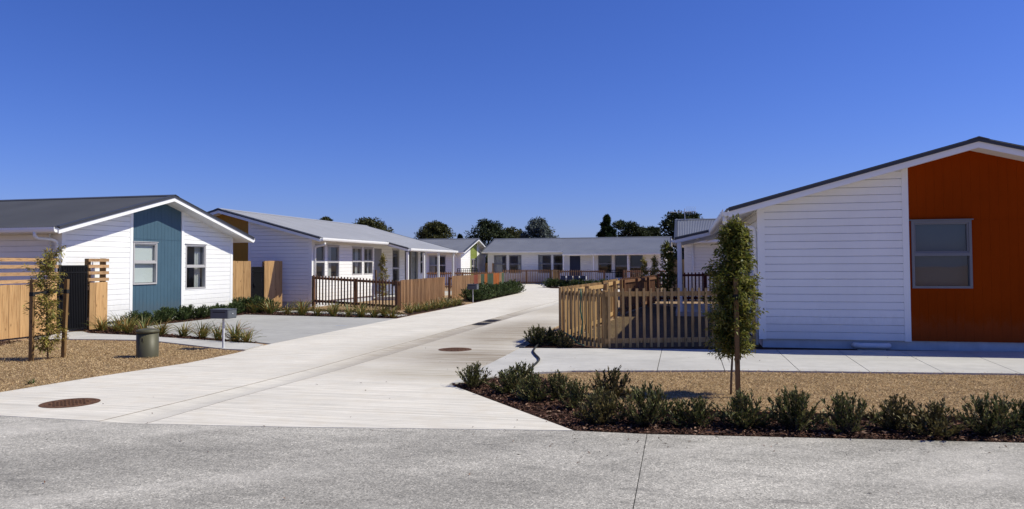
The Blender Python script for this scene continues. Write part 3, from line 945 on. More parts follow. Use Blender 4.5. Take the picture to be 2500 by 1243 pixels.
for k, q in enumerate(rw): window(H.o, H.M['right'], *q, ALU, inn[k], .48 if k != 5 else 0, mull=1 if k == 5 else 0)
dm = MB().mbox(H.M['right'], door[0], door[1], door[2], door[3], -.05, .02)
dd = dm.build('door', ALUD, H.o)
MB().mbox(H.M['right'], door[0] + .1, door[0] + .13, 1.0, 1.15, .02, .07).build('handle', STEEL, dd)
H.side('left', joined=True); H.gable('back', joined=True); H.base()
for y in (6.2, 8.4, 10.6, 13.1):
    MB().box(H.W + 1.52, H.W + 1.62, y - .05, y + .05, -.1, 2.18).build('porch_post', TRIM, H.o)
H.downpipe([(H.W + 1.66, 13.0, 2.25), (H.W + 1.66, 13.0, 2.15), (H.W + 1.62, 13.0, 2.05), (H.W + 1.62, 12.9, -.1)])
H.downpipe([(H.W + .64, -.1, 2.46), (H.W + .62, -.1, 2.38), (H.W + .4, -.05, 2.34), (H.W + .12, .12, 2.30), (H.W + .09, .14, 2.2), (H.W + .09, .14, 0)])
MB().box(H.W + .04, H.W + 1.7, 6.0, 13.3, -.3, .1).build('porch_floor', PATH, H.o)

# ---- far house with the lime panel
H = House('gabled_house', 'small distant white house with lime green gable panel', (-4.05, 58.2, 0), R(90) - GA, 7.2, 13, ze=2.66, roof=ROOFM, ohg=.5)
gw = [(2.95, 3.55, .9, 2.1), (3.65, 4.25, .9, 2.1)]
H.roof()
H.gable('front', (2.6, 4.6), LIME, gw)
for q in gw: window(H.o, H.M['front'], *q, ALU, 'curtr', .5)
lw = [(1.2, 2.6, .8, 2.35), (4.2, 5.5, .9, 2.35), (8, 9.4, .9, 2.35)]
H.side('left', lw, True)
for q in lw: window(H.o, H.M['left'], *q, ALU, 'curtr', .5)
H.side('right', joined=True); H.gable('back', joined=True); H.base()
H.downpipe([(-.66, .4, 2.5), (-.6, .4, 2.4), (-.1, .35, 2.3), (-.08, .35, 2.2), (-.08, .35, 0)])

# ---- far long house with porch
fl = Vector((-2.0, 62.5)) + YH * 7.6
H = House('gabled_house', 'long distant white house with navy door and dark corrugated roof', (fl.x, fl.y, 0), -(R(90) + GA), 7.6, 14.6, ze=2.72, roof=ROOFM, tan=.27)
rw = [(.5, 1.58, .9, 2.38), (1.80, 2.86, .9, 2.38), (4.28, 5.38, .9, 2.38), (5.55, 6.42, .9, 2.38), (9.25, 10.35, .9, 2.38), (10.6, 11.65, .5, 2.38), (11.8, 12.85, .3, 2.38)]
door = (6.92, 7.80, .18, 2.3)
H.roof([(6.55, 14.5, .95, 'r')])
H.side('right', rw + [door], True)
for k, q in enumerate(rw): window(H.o, H.M['right'], *q, ALUD, ['curtm', 'curtr', 'curtl', 'dark', 'dark', 'dark', 'dark'][k], .5)
dd = MB().mbox(H.M['right'], *door, -.05, .02).build('door', NAVY, H.o)
MB().mbox(H.M['right'], door[0] + .1, door[0] + .13, 1.0, 1.15, .02, .07).build('handle', STEEL, dd)
H.gable('front', joined=True); H.gable('back', joined=True); H.side('left', joined=True); H.base()
for y in (6.62, 9.05, 11.75, 14.4): MB().box(H.W + 1.36, H.W + 1.46, y - .05, y + .05, 0, 2.3).build('porch_post', TRIM, H.o)
MB().box(H.W + .04, H.W + 1.55, 6.5, 14.5, 0, .12).build('porch_floor', PATH, H.o)
H.downpipe([(H.W + 1.6, 14.3, 2.35), (H.W + 1.5, 14.2, 2.2), (H.W + .15, 14.1, 2.1), (H.W + .1, 14.1, 2.0), (H.W + .1, 14.1, 0)])

# ---- house behind the orange one
fl = Vector((7.75, 33.2)) + YH * 7.2
H = House('gabled_house', 'white house with corrugated roof and aerial behind the orange house', (fl.x, fl.y, 0), -(R(90) + GA), 7.2, 12, ze=2.68, roof=ROOFM)
H.roof()
H.side('right', [(3.2, 4.4, 1.0, 2.3)]); window(H.o, H.M['right'], 3.2, 4.4, 1.0, 2.3, ALUD, 'dark')
H.gable('front', joined=True); H.gable('back', joined=True); H.side('left', joined=True); H.base()
H.downpipe([(H.W + .08, .35, 2.5), (H.W + .08, .35, 0)])

# ---- orange house (right)
H = House('gabled_house', 'white weatherboard house with big burnt orange gable panel', (4.85, 14.51, 0), -GA, 7.44, 16, ze=2.70, zb=.18, roof=ROOFM, ohg=.45)
w1 = (2.70, 3.71, 1.16, 2.42)
rf = H.roof([(8.6, 13.4, 1.15, 'l')])
H.gable('front', (2.66, 4.78), ORANGE, [w1])
window(H.o, H.M['front'], *w1, ALU_SHADE, 'blind_shaded', .50)
lw = [(2.0, 3.4, 1.0, 2.35), (9.2, 10.4, .3, 2.35)]
H.side('left', lw, True)
for q in lw: window(H.o, H.M['left'], *q, ALUD, 'dark', .5)
H.side('right', joined=True); H.gable('back', joined=True); H.base()
for y in (8.7, 11, 13.3): MB().box(-1.68, -1.56, y - .06, y + .06, 0, 2.34).build('porch_post', TRIM, H.o)
MB().box(-1.75, -.03, 8.5, 13.4, 0, .14).build('porch_floor', PATH, H.o)
H.downpipe([(-.66, -.18, 2.56), (-.66, -.18, 2.44), (-.62, -.16, 2.39), (-.30, -.06, 2.36), (-.12, .02, 2.33), (-.085, .06, 2.26), (-.085, .08, .05)], .042)
for k, y in enumerate((9.2, 10.0)):
    MB().lathe([(.001, 0), (.07, 0), (.07, -.03), (.055, -.035), (.001, -.035)], 16, (-1.0, y, H.zu(-1.0) + .02)).build('downlight', BOXW, H.o)
v = MB(); v.lathe([(.045, -.15), (.045, .16), (.075, .16), (.075, .24), (.03, .27)], 14, (H.W / 2 + .35, 2.2, H.apex + .12)); v.build('vent_pipe', PVC, rf, True)

# pale gully surround at the foundation
gy = empty('gully_surround', (6.72, 13.93, .0), -GA, 'low pale pipe surround on the soil by the orange house foundation', 'drain')
mb = MB(); mb.tube([(-.3, .07, .09), (-.28, -.02, .09), (-.2, -.06, .09), (.2, -.06, .09), (.28, -.02, .09), (.3, .07, .09)], .055, 10); mb.build('pipe', PVC, gy, True)
MB().box(-.24, .24, -.02, .06, 0, .06).build('gully', PLINTH, gy)

# aerial
an = empty('tv_antenna', (8.55, 36.6, 3.55), 0, 'thin metal television aerial on the corrugated roof ridge', 'antenna')
MB().tube([(0, 0, 0), (0, 0, .8)], .02, 6).build('mast', STEEL, an)
MB().tube([(-.75, .05, .62), (.55, -.05, .66)], .016, 6).build('boom', STEEL, an)
for k in range(9):
    x = -.7 + k * .14
    MB().tube([(x, -.35, .63), (x, .35, .63)], .008, 5).build('element', STEEL, an)
for k in range(5):
    MB().tube([(.1 + .1 * k, -.05, .5 + .0 * k), (.1 + .1 * k, -.05, .9)], .008, 5).build('element', STEEL, an)
MB().tube([(.05, 0, .2), (.55, -1.2, -.4)], .012, 5).build('stay', STEEL, an)


# ------------------------------------------------------------------ fences
def batten_fence(name, label, pts, h, spacing, mat, group='batten fences', side=1, bw=.05, bt=.028, postmat=None, colour=None, z=0.0, joined=False, endpost=True, lowrail=.16):
    a0 = Vector(pts[0])
    F = empty(name, (a0.x, a0.y, 0), 0, label, 'fence', group)
    base = MB().box(-bw / 2, bw / 2, -bt / 2, bt / 2, .035, h)
    meshes = {}
    J = MB()
    for a, b in zip(pts[:-1], pts[1:]):
        a = Vector(a); b = Vector(b); d = b - a; L = Vector((d.x, d.y)).length; ang = math.atan2(d.y, d.x)
        nx, ny = -math.sin(ang) * side, math.cos(ang) * side     # battens stand on this side of the rails
        n = max(2, int(L / spacing)); 
        loc = lambda t, off, zz: (a.x - a0.x + d.x * t + nx * off, a.y - a0.y + d.y * t + ny * off, a.z + d.z * t + zz)
        for i in range(n):
            t = (i + .5) / n
            mt = colour(i, n) if colour else mat
            if joined:
                p = loc(t, .045, 0); c, s_ = math.cos(ang), math.sin(ang)
                J.add([(p[0] + c * x - s_ * y, p[1] + s_ * x + c * y, p[2] + zz) for x, y, zz in base.v], base.f)
                continue
            if mt.name not in meshes: meshes[mt.name] = base.mesh('batten', mt)
            o = link('batten', meshes[mt.name], F, loc(t, .045, rnd.uniform(-.004, .004)), ang + rnd.gauss(0, .012))
        for hz, hh in ((h - .11, .09), (lowrail, .09)):
            MB().bar(loc(0, 0, hz), loc(1, 0, hz), .045, hh).build('rail', postmat or mat, F)
        np_ = max(1, round(L / 2.2))
        for k in range(np_ + 1):
            if k == np_ and not endpost: continue
            p = loc(k / np_, -.07, 0)
            MB().box(-.045, .045, -.045, .045, -.2, h - .04).build('post', postmat or mat, F, loc=p, rz=ang)
    if joined:
        o = J.build('battens', mat, F); o['kind'] = 'stuff'
    return F


# tan fence at the orange house
batten_fence('batten_fence', 'tan batten fence across the front yard of the orange house', [(1.79, 14.35, 0), (4.80, 14.62, 0)], 1.17, .132, T_TAN, side=-1, bw=.044)
batten_fence('batten_fence', 'slanted corner section of tan battens with green hose', [(1.02, 15.55, 0), (1.74, 14.36, 0)], 1.16, .118, T_TAN, side=-1, bw=.05)
batten_fence('batten_fence', 'tan batten fence running back along the drive, nearer stretch', [(1.02, 15.6, 0), (2.42, 19.8, 0)], 1.16, .13, T_TAN, side=1)
batten_fence('batten_fence', 'tan batten fence along the drive beyond the yard gate gap', [(2.55, 20.5, 0), (3.45, 24.0, 0)], 1.17, .13, T_TAN, side=1)
batten_fence('batten_fence', 'brown batten fence behind the porch yard, running to the tall young tree', [(3.55, 24.1, 0), (5.9, 30.4, 0)], 1.17, .15, T_BROWN, side=1)
batten_fence('batten_fence', 'red brown batten fence in front of the house with the aerial', [(6.0, 30.5, .06), (9.6, 29.7, .1)], 1.2, .14, T_RED, side=1)
# second house
batten_fence('batten_fence', 'dark brown open batten fence in front of the long pale roofed house', [(-7.45, 27.7, .17), (-4.15, 26.9, -.03)], 1.12, .122, T_BROWN, side=-1, bw=.042)
batten_fence('batten_fence', 'dense mixed brown batten fence along the drive', [(-4.1, 26.85, -.03), (-2.95, 31.9, 0)], 1.12, .145, T_SIDE, side=-1, bw=.05, bt=.045, postmat=T_BROWN)


def pcol(i, n):
    f = i / n
    if f < .36: return T_SIDE
    return [T_PRED, T_SIDE, T_PGREEN, T_PORANGE, T_PGREEN, T_PGREEN, T_PORANGE, T_PORANGE, T_SIDE, T_PGREEN][int((f - .36) / .0641) % 10] if f < .98 else T_PGREEN


batten_fence('batten_fence', 'batten fence with red, green and orange painted battens above a hedge', [(-2.85, 34.4, -.03), (-.55, 44.6, 0)], 1.14, .15, T_SIDE, side=-1, bw=.065, postmat=T_BROWN, colour=pcol)
batten_fence('batten_fence', 'brown batten fence in front of the lime panel house', [(-6.0, 50.2, 0), (-.7, 49.0, 0)], 1.16, .14, T_SIDE, side=-1, joined=True)
batten_fence('batten_fence', 'low brown batten fence in front of the far long house, before its corner return', [(-.75, 61.2, 0), (3.1, 60.3, 0)], 1.2, .14, T_SIDE, side=-1, joined=True, postmat=T_BROWN)
batten_fence('batten_fence', 'short sunlit batten return at the far bed with mailboxes', [(3.25, 60.2, 0), (3.35, 54.2, 0)], 1.2, .14, T_TAN, side=1, joined=True)
batten_fence('batten_fence', 'brown batten fence with navy door behind it, beside the far gate', [(3.4, 54.1, 0), (6.6, 53.2, 0)], 1.2, .14, T_SIDE, side=-1, joined=True, postmat=T_BROWN)
batten_fence('batten_fence', 'far batten fence between the black gate and the small yellow green trees', [(7.9, 52.8, 0), (13.5, 51.5, 0)], 1.2, .14, T_SIDE, side=-1, joined=True, postmat=T_BROWN)


def paling_fence(label, a, b, h, z0=.03, slats=None, group='tall paling fences', pw=.145):
    """tall fence of wide boards, optionally open slats above"""
    a = Vector(a); b = Vector(b); d = b - a; L = d.length; ang = math.atan2(d.y, d.x)
    F = empty('paling_fence', (a.x, a.y, 0), ang, label, 'fence', group)
    n = max(1, round(L / pw)); wd = L / n
    for i in range(n):
        hh = h + rnd.uniform(-.008, .008)
        MB().box(i * wd + .002, (i + 1) * wd - .002, -.022 - (.006 if i % 2 else 0), -.002 - (.006 if i % 2 else 0), z0, hh).build('paling', T_NEW, F)
    if slats:
        for k, zz in enumerate(slats):
            MB().box(-.04, L + .04, -.024, -.003, zz - .04, zz + .04).build('slat', T_SLAT, F)
    for zz in (.3, h - .15): MB().box(0, L, 0, .045, zz - .045, zz + .045).build('rail', T_SLAT, F)
    np_ = max(1, round(L / 2.4)); top = (slats[-1] + .04) if slats else h - .02
    for k in range(np_ + 1): 
        x = .05 + (L - .1) * k / np_
        MB().box(x - .05, x + .05, .046, .146, -.2, top).build('post', T_STAKE, F)
    return F


def metal_gate(label, a, b, h, n, group='metal side gates', midrail=True):
    a = Vector(a); b = Vector(b); d = b - a; L = d.length; ang = math.atan2(d.y, d.x)
    F = empty('metal_gate', (a.x, a.y, 0), ang, label, 'gate', group)
    f = MB(); f.box(0, .04, -.02, .02, .06, h); f.box(L - .04, L, -.02, .02, .06, h); f.box(.04, L - .04, -.02, .02, h - .04, h); f.box(.04, L - .04, -.02, .02, .08, .12)
    if midrail: f.box(.04, L - .04, -.02, .02, h - .2, h - .16)
    f.build('gate_frame', BLACK, F)
    for i in range(n):
        x = .04 + (L - .08) * (i + 1) / (n + 1)
        MB().box(x - .014, x + .014, -.012, .012, .12, h - .04).build('bar', BLACK, F)
    MB().box(.07, .16, -.06, .03, h * .55, h * .55 + .1).build('latch', BLACK, F)
    return F


SL = [1.31, 1.48, 1.65, 1.81]
f0 = Vector((-11.03, 17.95))
paling_fence('tall new pine paling fence with open slats above, left of the black gate', f0 - YH * 5.2, f0, 1.24, .04, SL)
metal_gate('black metal side gate between pine fence ends at the blue panel house', f0 + YH * .05, f0 + YH * .95, 1.68, 15)
paling_fence('short pine paling fence end with slats against blue panel house', f0 + YH * 1.02, f0 + YH * 1.62, 1.24, .04, SL, pw=.2)
# the fence end returns to the wall
fr = f0 + YH * 1.66
rp = empty('fence_post', (fr.x - .16, fr.y + .04, 0), -GA, 'square pine post tying the slatted fence end to the house', 'post')
MB().box(-.05, .05, -.05, .05, -.2, 1.86).build('post', T_STAKE, rp)
for zz in SL: MB().box(-.2, .16, -.075, -.052, zz - .04, zz + .04).build('slat', T_SLAT, rp)
# between the first and second house
q0, q1 = Vector((-10.3, 27.2)), Vector((-8.9, 28.7))
dq = q1 - q0
paling_fence('tall pine paling fence between the blue panel house and the dark gate', q0, q0 + dq * .369, 1.82)
metal_gate('dark metal gate in the pine fence between the two houses', q0 + dq * .385, q0 + dq * .62, 1.6, 11, midrail=True)
paling_fence('tall pine paling fence between the dark gate and the pale roofed house', q0 + dq * .635, q1, 1.82)
# far ones
paling_fence('dark tall timber fence between the lime panel house and the far long house', (-2.3, 63.6), (-1.6, 62.3), 1.75)
metal_gate('small black gate before the lime panel window', (-4.1, 55.4), (-2.55, 55.0), 1.35, 9)
metal_gate('black metal gate in the fence of the far long house', (6.7, 53.15), (7.85, 52.85), 1.2, 9)
paling_fence('tall brown timber fence beyond the tall young tree', (8.2, 38.8), (9.6, 38.4), 1.85)


# ------------------------------------------------------------------ mailboxes, pedestal, covers
def mailbox(label, x, y, top, wd=.36, hgt=.17, dp=.30, mat=BOXG, flap=BOXG, rz=-GA, group='mailboxes on posts', post=None):
    F = empty('mailbox', (x, y, 0), rz, label, 'mailbox', group)
    MB().box(-.016, .016, -.016, .016, -.1, top - hgt).build('post', post or STEEL, F)
    b = MB().box(-wd / 2, wd / 2, -dp / 2, dp / 2, top - hgt, top).build('box', mat, F, bevel=.006)
    MB().box(-wd / 2 - .008, wd / 2 + .008, -dp / 2 - .012, dp / 2 + .008, top + .001, top + .013).build('lid', mat, F)
    e = MB().box(wd / 2 + .001, wd / 2 + .008, -dp / 2 + .012, dp / 2 - .012, top - hgt + .012, top - .012).build('flap', flap, F)
    MB().lathe([(.001, 0), (.012, 0), (.012, .008), (.001, .008)], 10, (0, 0, 0)).build('lock', STEEL, e, loc=(wd / 2 + .012, 0, top - hgt * .45)).rotation_euler = (0, R(90), 0)
    MB().box(-wd / 2 + .05, wd / 2 - .05, -dp / 2 - .003, -dp / 2 - .001, top - .05, top - .035).build('slot', DARKV, b)
    return F


mailbox('grey steel mailbox on a thin post beside the flaxes and path', -5.72, 14.72, .78, .38)
mailbox('grey steel mailbox on a post before the colour striped fence', -1.68, 31.7, .80, .42, .22)
for k, (x, y) in enumerate(((3.52, 50.9), (3.97, 50.8), (4.41, 50.7), (4.87, 50.6))):
    mailbox('dark blue mailbox at the far bed, %s of four from the driveway' % ORD[k], x, y, .82, .34, .25, .36, BOXD, BOXW)

pd = empty('utility_pedestal', (-6.62, 13.5, 0), 0, 'olive green cylindrical utility pedestal on the dry lawn', 'pedestal')
MB().lathe([(.19, -.05), (.19, .02), (.187, .03), (.187, .44)], 32).build('body', PED, pd, True)
MB().lathe([(.197, .442), (.197, .475), (.185, .495), (.12, .512), (.001, .516)], 32).build('lid', PED, pd, True)
MB().box(-.02, .02, -.2, -.186, .3, .36).build('latch', PED, pd)


def manhole(label, x, y, r, mat):
    F = empty('manhole_cover', (x, y, .023), -GA, label, 'manhole', 'manhole covers')
    MB().lathe([(r + .05, 0), (r + .05, .003), (r, .004), (r, .001)], 40).build('frame', RUST, F)
    MB().lathe([(r - .006, 0), (r - .006, .003), (.001, .0035)], 40).build('cover', mat, F)
    s = MB(); k = .055
    n = int(r / k)
    for i in range(-n, n + 1):
        for j in range(-n, n + 1):
            if (i * k) ** 2 + (j * k) ** 2 < (r - .05) ** 2:
                s.box(i * k - .018, i * k + .018, j * k - .018, j * k + .018, .003, .0085)
    o = s.build('tread_studs', mat, F); o['kind'] = 'stuff'


manhole('rusty round manhole cover near the street edge', -5.28, 8.9, .27, RUST)
manhole('brown round manhole cover in the middle of the drive', -1.1, 14.25, .27, RUST)
for k, (x, y, lb) in enumerate(((-.83, 20.45, 'dark drain grate in the channel, nearer of two'), (-.60, 21.55, 'dark drain grate in the channel, farther of two'))):
    F = empty('drain_grate', (x, y, .010), -GA, lb, 'drain', 'channel drain grates')
    f = MB(); f.box(-.2, .2, -.36, -.33, 0, .014); f.box(-.2, .2, .33, .36, 0, .014); f.box(-.2, -.17, -.33, .33, 0, .014); f.box(.17, .2, -.33, .33, 0, .014)
    f.build('frame', GRATE, F)
    MB().box(-.17, .17, -.33, .33, 0, .002).build('sump', DARKV, F)
    for i in range(9): MB().box(-.17, .17, -.31 + i * .072, -.28 + i * .072, .003, .012).build('bar', GRATE, F)
# slotted drain beside the fence corner
F = empty('slot_drain', (.38, 15.75, .026), math.atan2(2.4, .5) - R(90), 'blue grey slotted drain strip at the edge of the drive', 'drain')
MB().box(-.09, .09, -1.2, 1.2, -.01, .004).build('frame', BOXG, F)
for i in range(22): MB().box(-.07, .07, -1.15 + i * .105, -1.09 + i * .105, .004, .010).build('bar', GRATE, F)

# irrigation pipe loop crossing the path, green hose on the fence
hp = [(.50, 14.75, .05), (.46, 14.48, .05), (.41, 14.05, .05), (.38, 13.63, .05), (.41, 13.1, .05), (.45, 12.6, .05), (.40, 12.15, .05), (.33, 11.77, .05), (.26, 11.35, .04), (.2, 10.9, .03)]
cv = []
for i in range(len(hp) - 1):
    for t in (0, .33, .66):
        p0, p1, p2, p3 = [Vector(hp[min(max(j, 0), len(hp) - 1)]) for j in (i - 1, i, i + 1, i + 2)]
        cv.append(.5 * ((2 * p1) + (p2 - p0) * t + (2 * p0 - 5 * p1 + 4 * p2 - p3) * t * t + (3 * p1 - p0 - 3 * p2 + p3) * t ** 3))
tag(MB().tube(cv, .018, 8).build('irrigation_pipe', RUBBER, None, True), 'black irrigation pipe wriggling across the footpath', 'pipe')
hg = [(1.33, 14.86, 1.13), (1.36, 14.80, 1.15), (1.37, 14.78, 1.0), (1.35, 14.80, .75), (1.39, 14.74, .5), (1.36, 14.78, .25), (1.30, 14.80, .10), (1.18, 14.86, .06), (1.05, 15.02, .14),
      (1.0, 15.06, .22), (1.06, 14.98, .26), (1.18, 14.84, .2), (1.28, 14.7, .08), (1.4, 14.55, .05)]
tag(MB().tube(hg, .014, 8).build('garden_hose', HOSEG, None, True), 'green garden hose hanging on the slanted tan battens', 'hose')

# timber edging of the street bed
ed = empty('timber_edging', (0, 0, 0), 0, 'thin timber edging board between dry lawn and shrub bed', 'edging')
ep = [(1.58, 8.0), (2.79, 7.84), (4.51, 7.58), (5.12, 7.47), (9, 6.95)]
for p, q in zip(ep[:-1], ep[1:]): MB().bar((p[0], p[1], .03), (q[0] - .01, q[1], .03), .022, .11).build('board', T_EDGE, ed)


# ------------------------------------------------------------------ plants
def shrub_data(nst=24, h=.46, spread=.9, nl=26, ll=.05, lw=.013, mat=LF_SHRUB, seed=1):
    global rng
    rng = np.random.default_rng(seed)
    P, D = [], []; tb = MB()
    for i in range(nst):
        az = rng.uniform(0, 2 * math.pi); tilt = min(abs(rng.normal(0, .42)) * spread + .05, 1.25)
        ln = h * rng.uniform(.78, 1.05) * (1 - .12 * min(tilt, 1.2))
        d0 = np.array([math.cos(az) * math.sin(tilt), math.sin(az) * math.sin(tilt), math.cos(tilt)])
        d1 = unit((d0 * .75 + np.array([0, 0, .3]) + rng.normal(0, .12, 3))[None])[0]
        b0 = np.array([rng.normal(0, .04), rng.normal(0, .04), 0.0])
        mid = b0 + d0 * ln * .55; tip = mid + d1 * ln * .5
        tb.tube([b0, mid, tip], [.006, .004, .002], 4, False)
        for k in range(nl):
            t = rng.uniform(.12, 1.0) ** .75
            p = b0 + (mid - b0) * (t / .55) if t < .55 else mid + (tip - mid) * ((t - .55) / .45)
            dr = d0 if t < .55 else d1
            a2 = rng.uniform(0, 2 * math.pi)
            sd = np.array([math.cos(a2), math.sin(a2), 0.15])
            P.append(p + rng.normal(0, .006, 3)); D.append(dr * (.75 + .6 * t) + sd * rng.uniform(.6, 1.1))
    P = np.array(P); D = np.array(D); n = len(P)
    lm = leaf_mesh('foliage', P, D, ll * rng.uniform(.7, 1.25, n), lw * rng.uniform(.8, 1.3, n), mat, .2)
    return lm, tb.mesh('stems', BARKD)


SHR = [shrub_data(n_, h_, sp_, 30, .05, .017, mt_, 20 + k) for k, (n_, h_, sp_, mt_) in enumerate((
    (62, .40, 2.1, LF_SHRUB), (48, .36, 2.3, LF_SHRUBB), (70, .43, 2.0, LF_SHRUB), (52, .34, 2.5, LF_SHRUB), (58, .39, 2.2, LF_SHRUBB), (40, .38, 1.9, LF_SHRUB), (66, .37, 2.4, LF_SHRUB)))]
SHL = [shrub_data(46, .45, 1.7, 26, .065, .024, LF_SHRUB2, 40 + k) for k in range(3)]


def shrub(label, x, y, sc, data, group, name='shrub', cat='shrub', z=0.0, sx=1.0):
    o = empty(name, (x, y, z), rnd.uniform(0, 6.28), label, cat, group)
    o.scale = (sc * sx, sc * sx * rnd.uniform(.9, 1.1), sc)
    link('foliage', data[0], o); link('stems', data[1], o)
    return o


rs = [(-.52, 10.02, .95), (-.02, 9.5, 1.2), (.22, 8.92, 1.1), (.55, 9.0, 1.0), (.72, 8.45, 1.05), (.90, 7.68, 1.15), (1.22, 9.1, 1.05), (1.36, 7.52, 1.1), (1.82, 7.42, 1.05), (2.30, 7.42, 1.05),
      (2.78, 7.3, 1.15), (3.20, 7.12, 1.1), (3.74, 7.26, .95), (3.99, 7.0, 1.05), (4.50, 7.0, 1.12), (4.92, 7.1, 1.1), (.14, 9.95, 1.05), (.95, 8.05, .85)]
rs_lab = ['thin shrub at the driveway tip of the street bed', 'large dark shrub second from the driveway tip of the street bed',
          'dark shrub in the thick clump of the street bed, third along the drive edge', 'brownish shrub at the back of the street bed clump',
          'dark shrub in the middle of the street bed clump', 'full dark shrub where the street bed meets the street corner',
          'shrub at the back of the street bed beside the dry lawn', 'dark shrub in the street row just left of the bare soil gap',
          'dark shrub in the street row below the shadow of the staked tree', 'dark shrub in the street row just in front of the tall stake',
          'tall dark shrub in the street row, second right of the tall stake', 'wide dark shrub in the street row, third right of the tall stake',
          'small dark shrub in the street row before a gap, fourth right of the stake', 'dark shrub in the street row, fifth right of the tall stake',
          'bushy shrub in the street row below the orange panel', 'last shrub of the street row at the picture edge',
          'dark shrub behind the black pipe end in the street bed', 'low shrub filling the inner corner of the street bed']
for k, (x, y, s_) in enumerate(rs):
    y += .06 if x > 1.3 else 0.0
    shrub(rs_lab[k], x, y, s_ * rnd.uniform(.80, 1.0) * (.94 if x > 1.3 else .93), SHR[(k * 3) % 7], 'shrubs in the street bed', z=.005, sx=rnd.uniform(.95, 1.12))
for k, (x, y, s_, lb) in enumerate(((.52, 14.95, .95, 'dark shrub at the fence corner, nearest the drive'), (.82, 15.05, 1.05, 'dark shrub against the end batten of the tan fence'), (1.05, 14.55, .6, 'low plant below the hose on the tan fence'))):
    shrub(lb, x, y, s_, SHR[(k + 2) % 7], 'shrubs at the tan fence corner')
g0 = Vector((-11.33, 18.65))
for k in range(17):
    u = 1.95 + k * .31
    p = g0 + YH * u + XH * (.46 + .16 * math.sin(k * 2.3))
    shrub('green shrub along the blue panel house wall, %s from the side gate' % ORD[k], p.x, p.y, rnd.uniform(.7, .95), SHL[k % 3], 'shrubs along the blue panel house', sx=1.15)
for k in range(6):
    x = -10.2 + k * .36; y = 26.9 - k * .28 + .3 * (k % 2)
    shrub('low shrub before the pine fence between houses, %s from the blue one' % ORD[k], x, y, rnd.uniform(.95, 1.25), SHL[(k + 1) % 3], 'shrubs before the middle pine fence')
for k in range(20):
    t = k / 19; x = -1.75 + 2.0 * t - .35 * (k % 2) + .1; y = 32.9 + 9.4 * t + .2 * (k % 2)
    shrub('low hedge shrub at the colour striped fence, %s from its mailbox end' % ORD[k], x, y, rnd.uniform(1.25, 1.6), SHL[k % 3], 'hedge shrubs beside the far drive', sx=1.15)
for k in range(10):
    x = 2.6 + .42 * k; y = 51.6 - .34 * k + .5 * (k % 2)
    shrub('low shrub around the four far mailboxes, %s from the driveway' % ORD[k], x, y, rnd.uniform(1.2, 1.5), SHL[k % 3], 'shrubs at the far mailboxes', sx=1.25)


def flax_data(nb=46, h=.5, seed=3, wd=.016, mat=LF_FLAX):
    r = np.random.default_rng(seed); mb = MB()
    for i in range(nb):
        az = r.uniform(0, 6.28); ln = h * r.uniform(.6, 1.25); el = r.uniform(.55, 1.35); bend = r.uniform(.5, 1.5)
        p = np.array([r.normal(0, .03), r.normal(0, .03), 0.0]); b = len(mb.v); n = 5
        sd = np.array([-math.sin(az), math.cos(az), 0])
        for k in range(n + 1):
            t = k / n; e = el - bend * t * t
            w_ = wd * (1 - t) ** .6 * (.6 + .8 * min(t * 3, 1)) / 1.4 + .001
            mb.v += [tuple(p - sd * w_), tuple(p + np.array([0, 0, -.004])), tuple(p + sd * w_)]
            p = p + np.array([math.cos(az) * math.cos(e), math.sin(az) * math.cos(e), math.sin(e)]) * ln / n
        for k in range(n):
            q = b + 3 * k; mb.f += [(q, q + 1, q + 4, q + 3), (q + 1, q + 2, q + 5, q + 4)]
    return mb.mesh('blades', mat)


FLX = [flax_data(n_, h_, s_, .013) for n_, h_, s_ in ((74, .44, 3), (60, .38, 4), (80, .42, 5), (56, .47, 6))]
TUS = [flax_data(40, .34, s_, .011) for s_ in (13, 14, 15)]


def flax(label, x, y, sc, me, group, name='flax_plant', z=0.0):
    o = empty(name, (x, y, z), rnd.uniform(0, 6.28), label, 'plant', group); o.scale = (sc, sc, sc * rnd.uniform(.9, 1.1))
    link('blades', me, o); return o


fx = [(-10.35, 18.75), (-9.85, 18.55), (-9.35, 18.1), (-8.85, 17.85), (-8.27, 17.55), (-7.59, 17.15), (-6.99, 16.75), (-6.49, 16.42), (-5.98, 16.05), (-5.68, 15.86), (-9.9, 19.1), (-10.3, 19.5)]
for k, (x, y) in enumerate(fx):
    lb = 'flax clump beside the side gate path, %s counting from the gate' % ORD[k] if k < 10 else ['flax clump in the second row close to the side gate', 'flax clump tucked against the house wall by the side gate'][k - 10]
    flax(lb, x, y, rnd.uniform(.9, 1.15), FLX[k % 4], 'flaxes beside the side gate path')
f2 = [(-8.85, 25.6), (-8.2, 25.15), (-7.5, 24.75), (-6.9, 24.4), (-6.35, 24.15), (-5.75, 23.85), (-5.2, 23.6), (-4.75, 23.35), (-4.33, 23.2), (-4.05, 23.5), (-3.72, 23.0), (-7.2, 25.6), (-6.0, 25.0), (-5.0, 24.5)]
for k, (x, y) in enumerate(f2):
    lb = 'flax clump edging the parking pad, %s from the blue panel house' % ORD[k] if k < 11 else 'flax clump behind the parking pad row, %s from the blue panel house' % ORD[k - 11]
    flax(lb, x, y, rnd.uniform(1.05, 1.3), FLX[(k + 1) % 4], 'flaxes before the dark brown fence')
for k in range(16):
    t = k / 15; x = -3.45 + 1.45 * t - .22 * (k % 2); y = 25.1 + 5.2 * t
    flax('small grass tussock below the dense batten fence, %s along it' % ORD[k], x, y, rnd.uniform(1.0, 1.35), TUS[k % 3], 'tussocks below the dense fence', 'grass_tussock')
flax('small green weed tuft at the edge of the dry lawn', -6.75, 10.45, .55, flax_data(26, .2, 31, .012, LF_SHRUB2), None, 'weed_tuft')


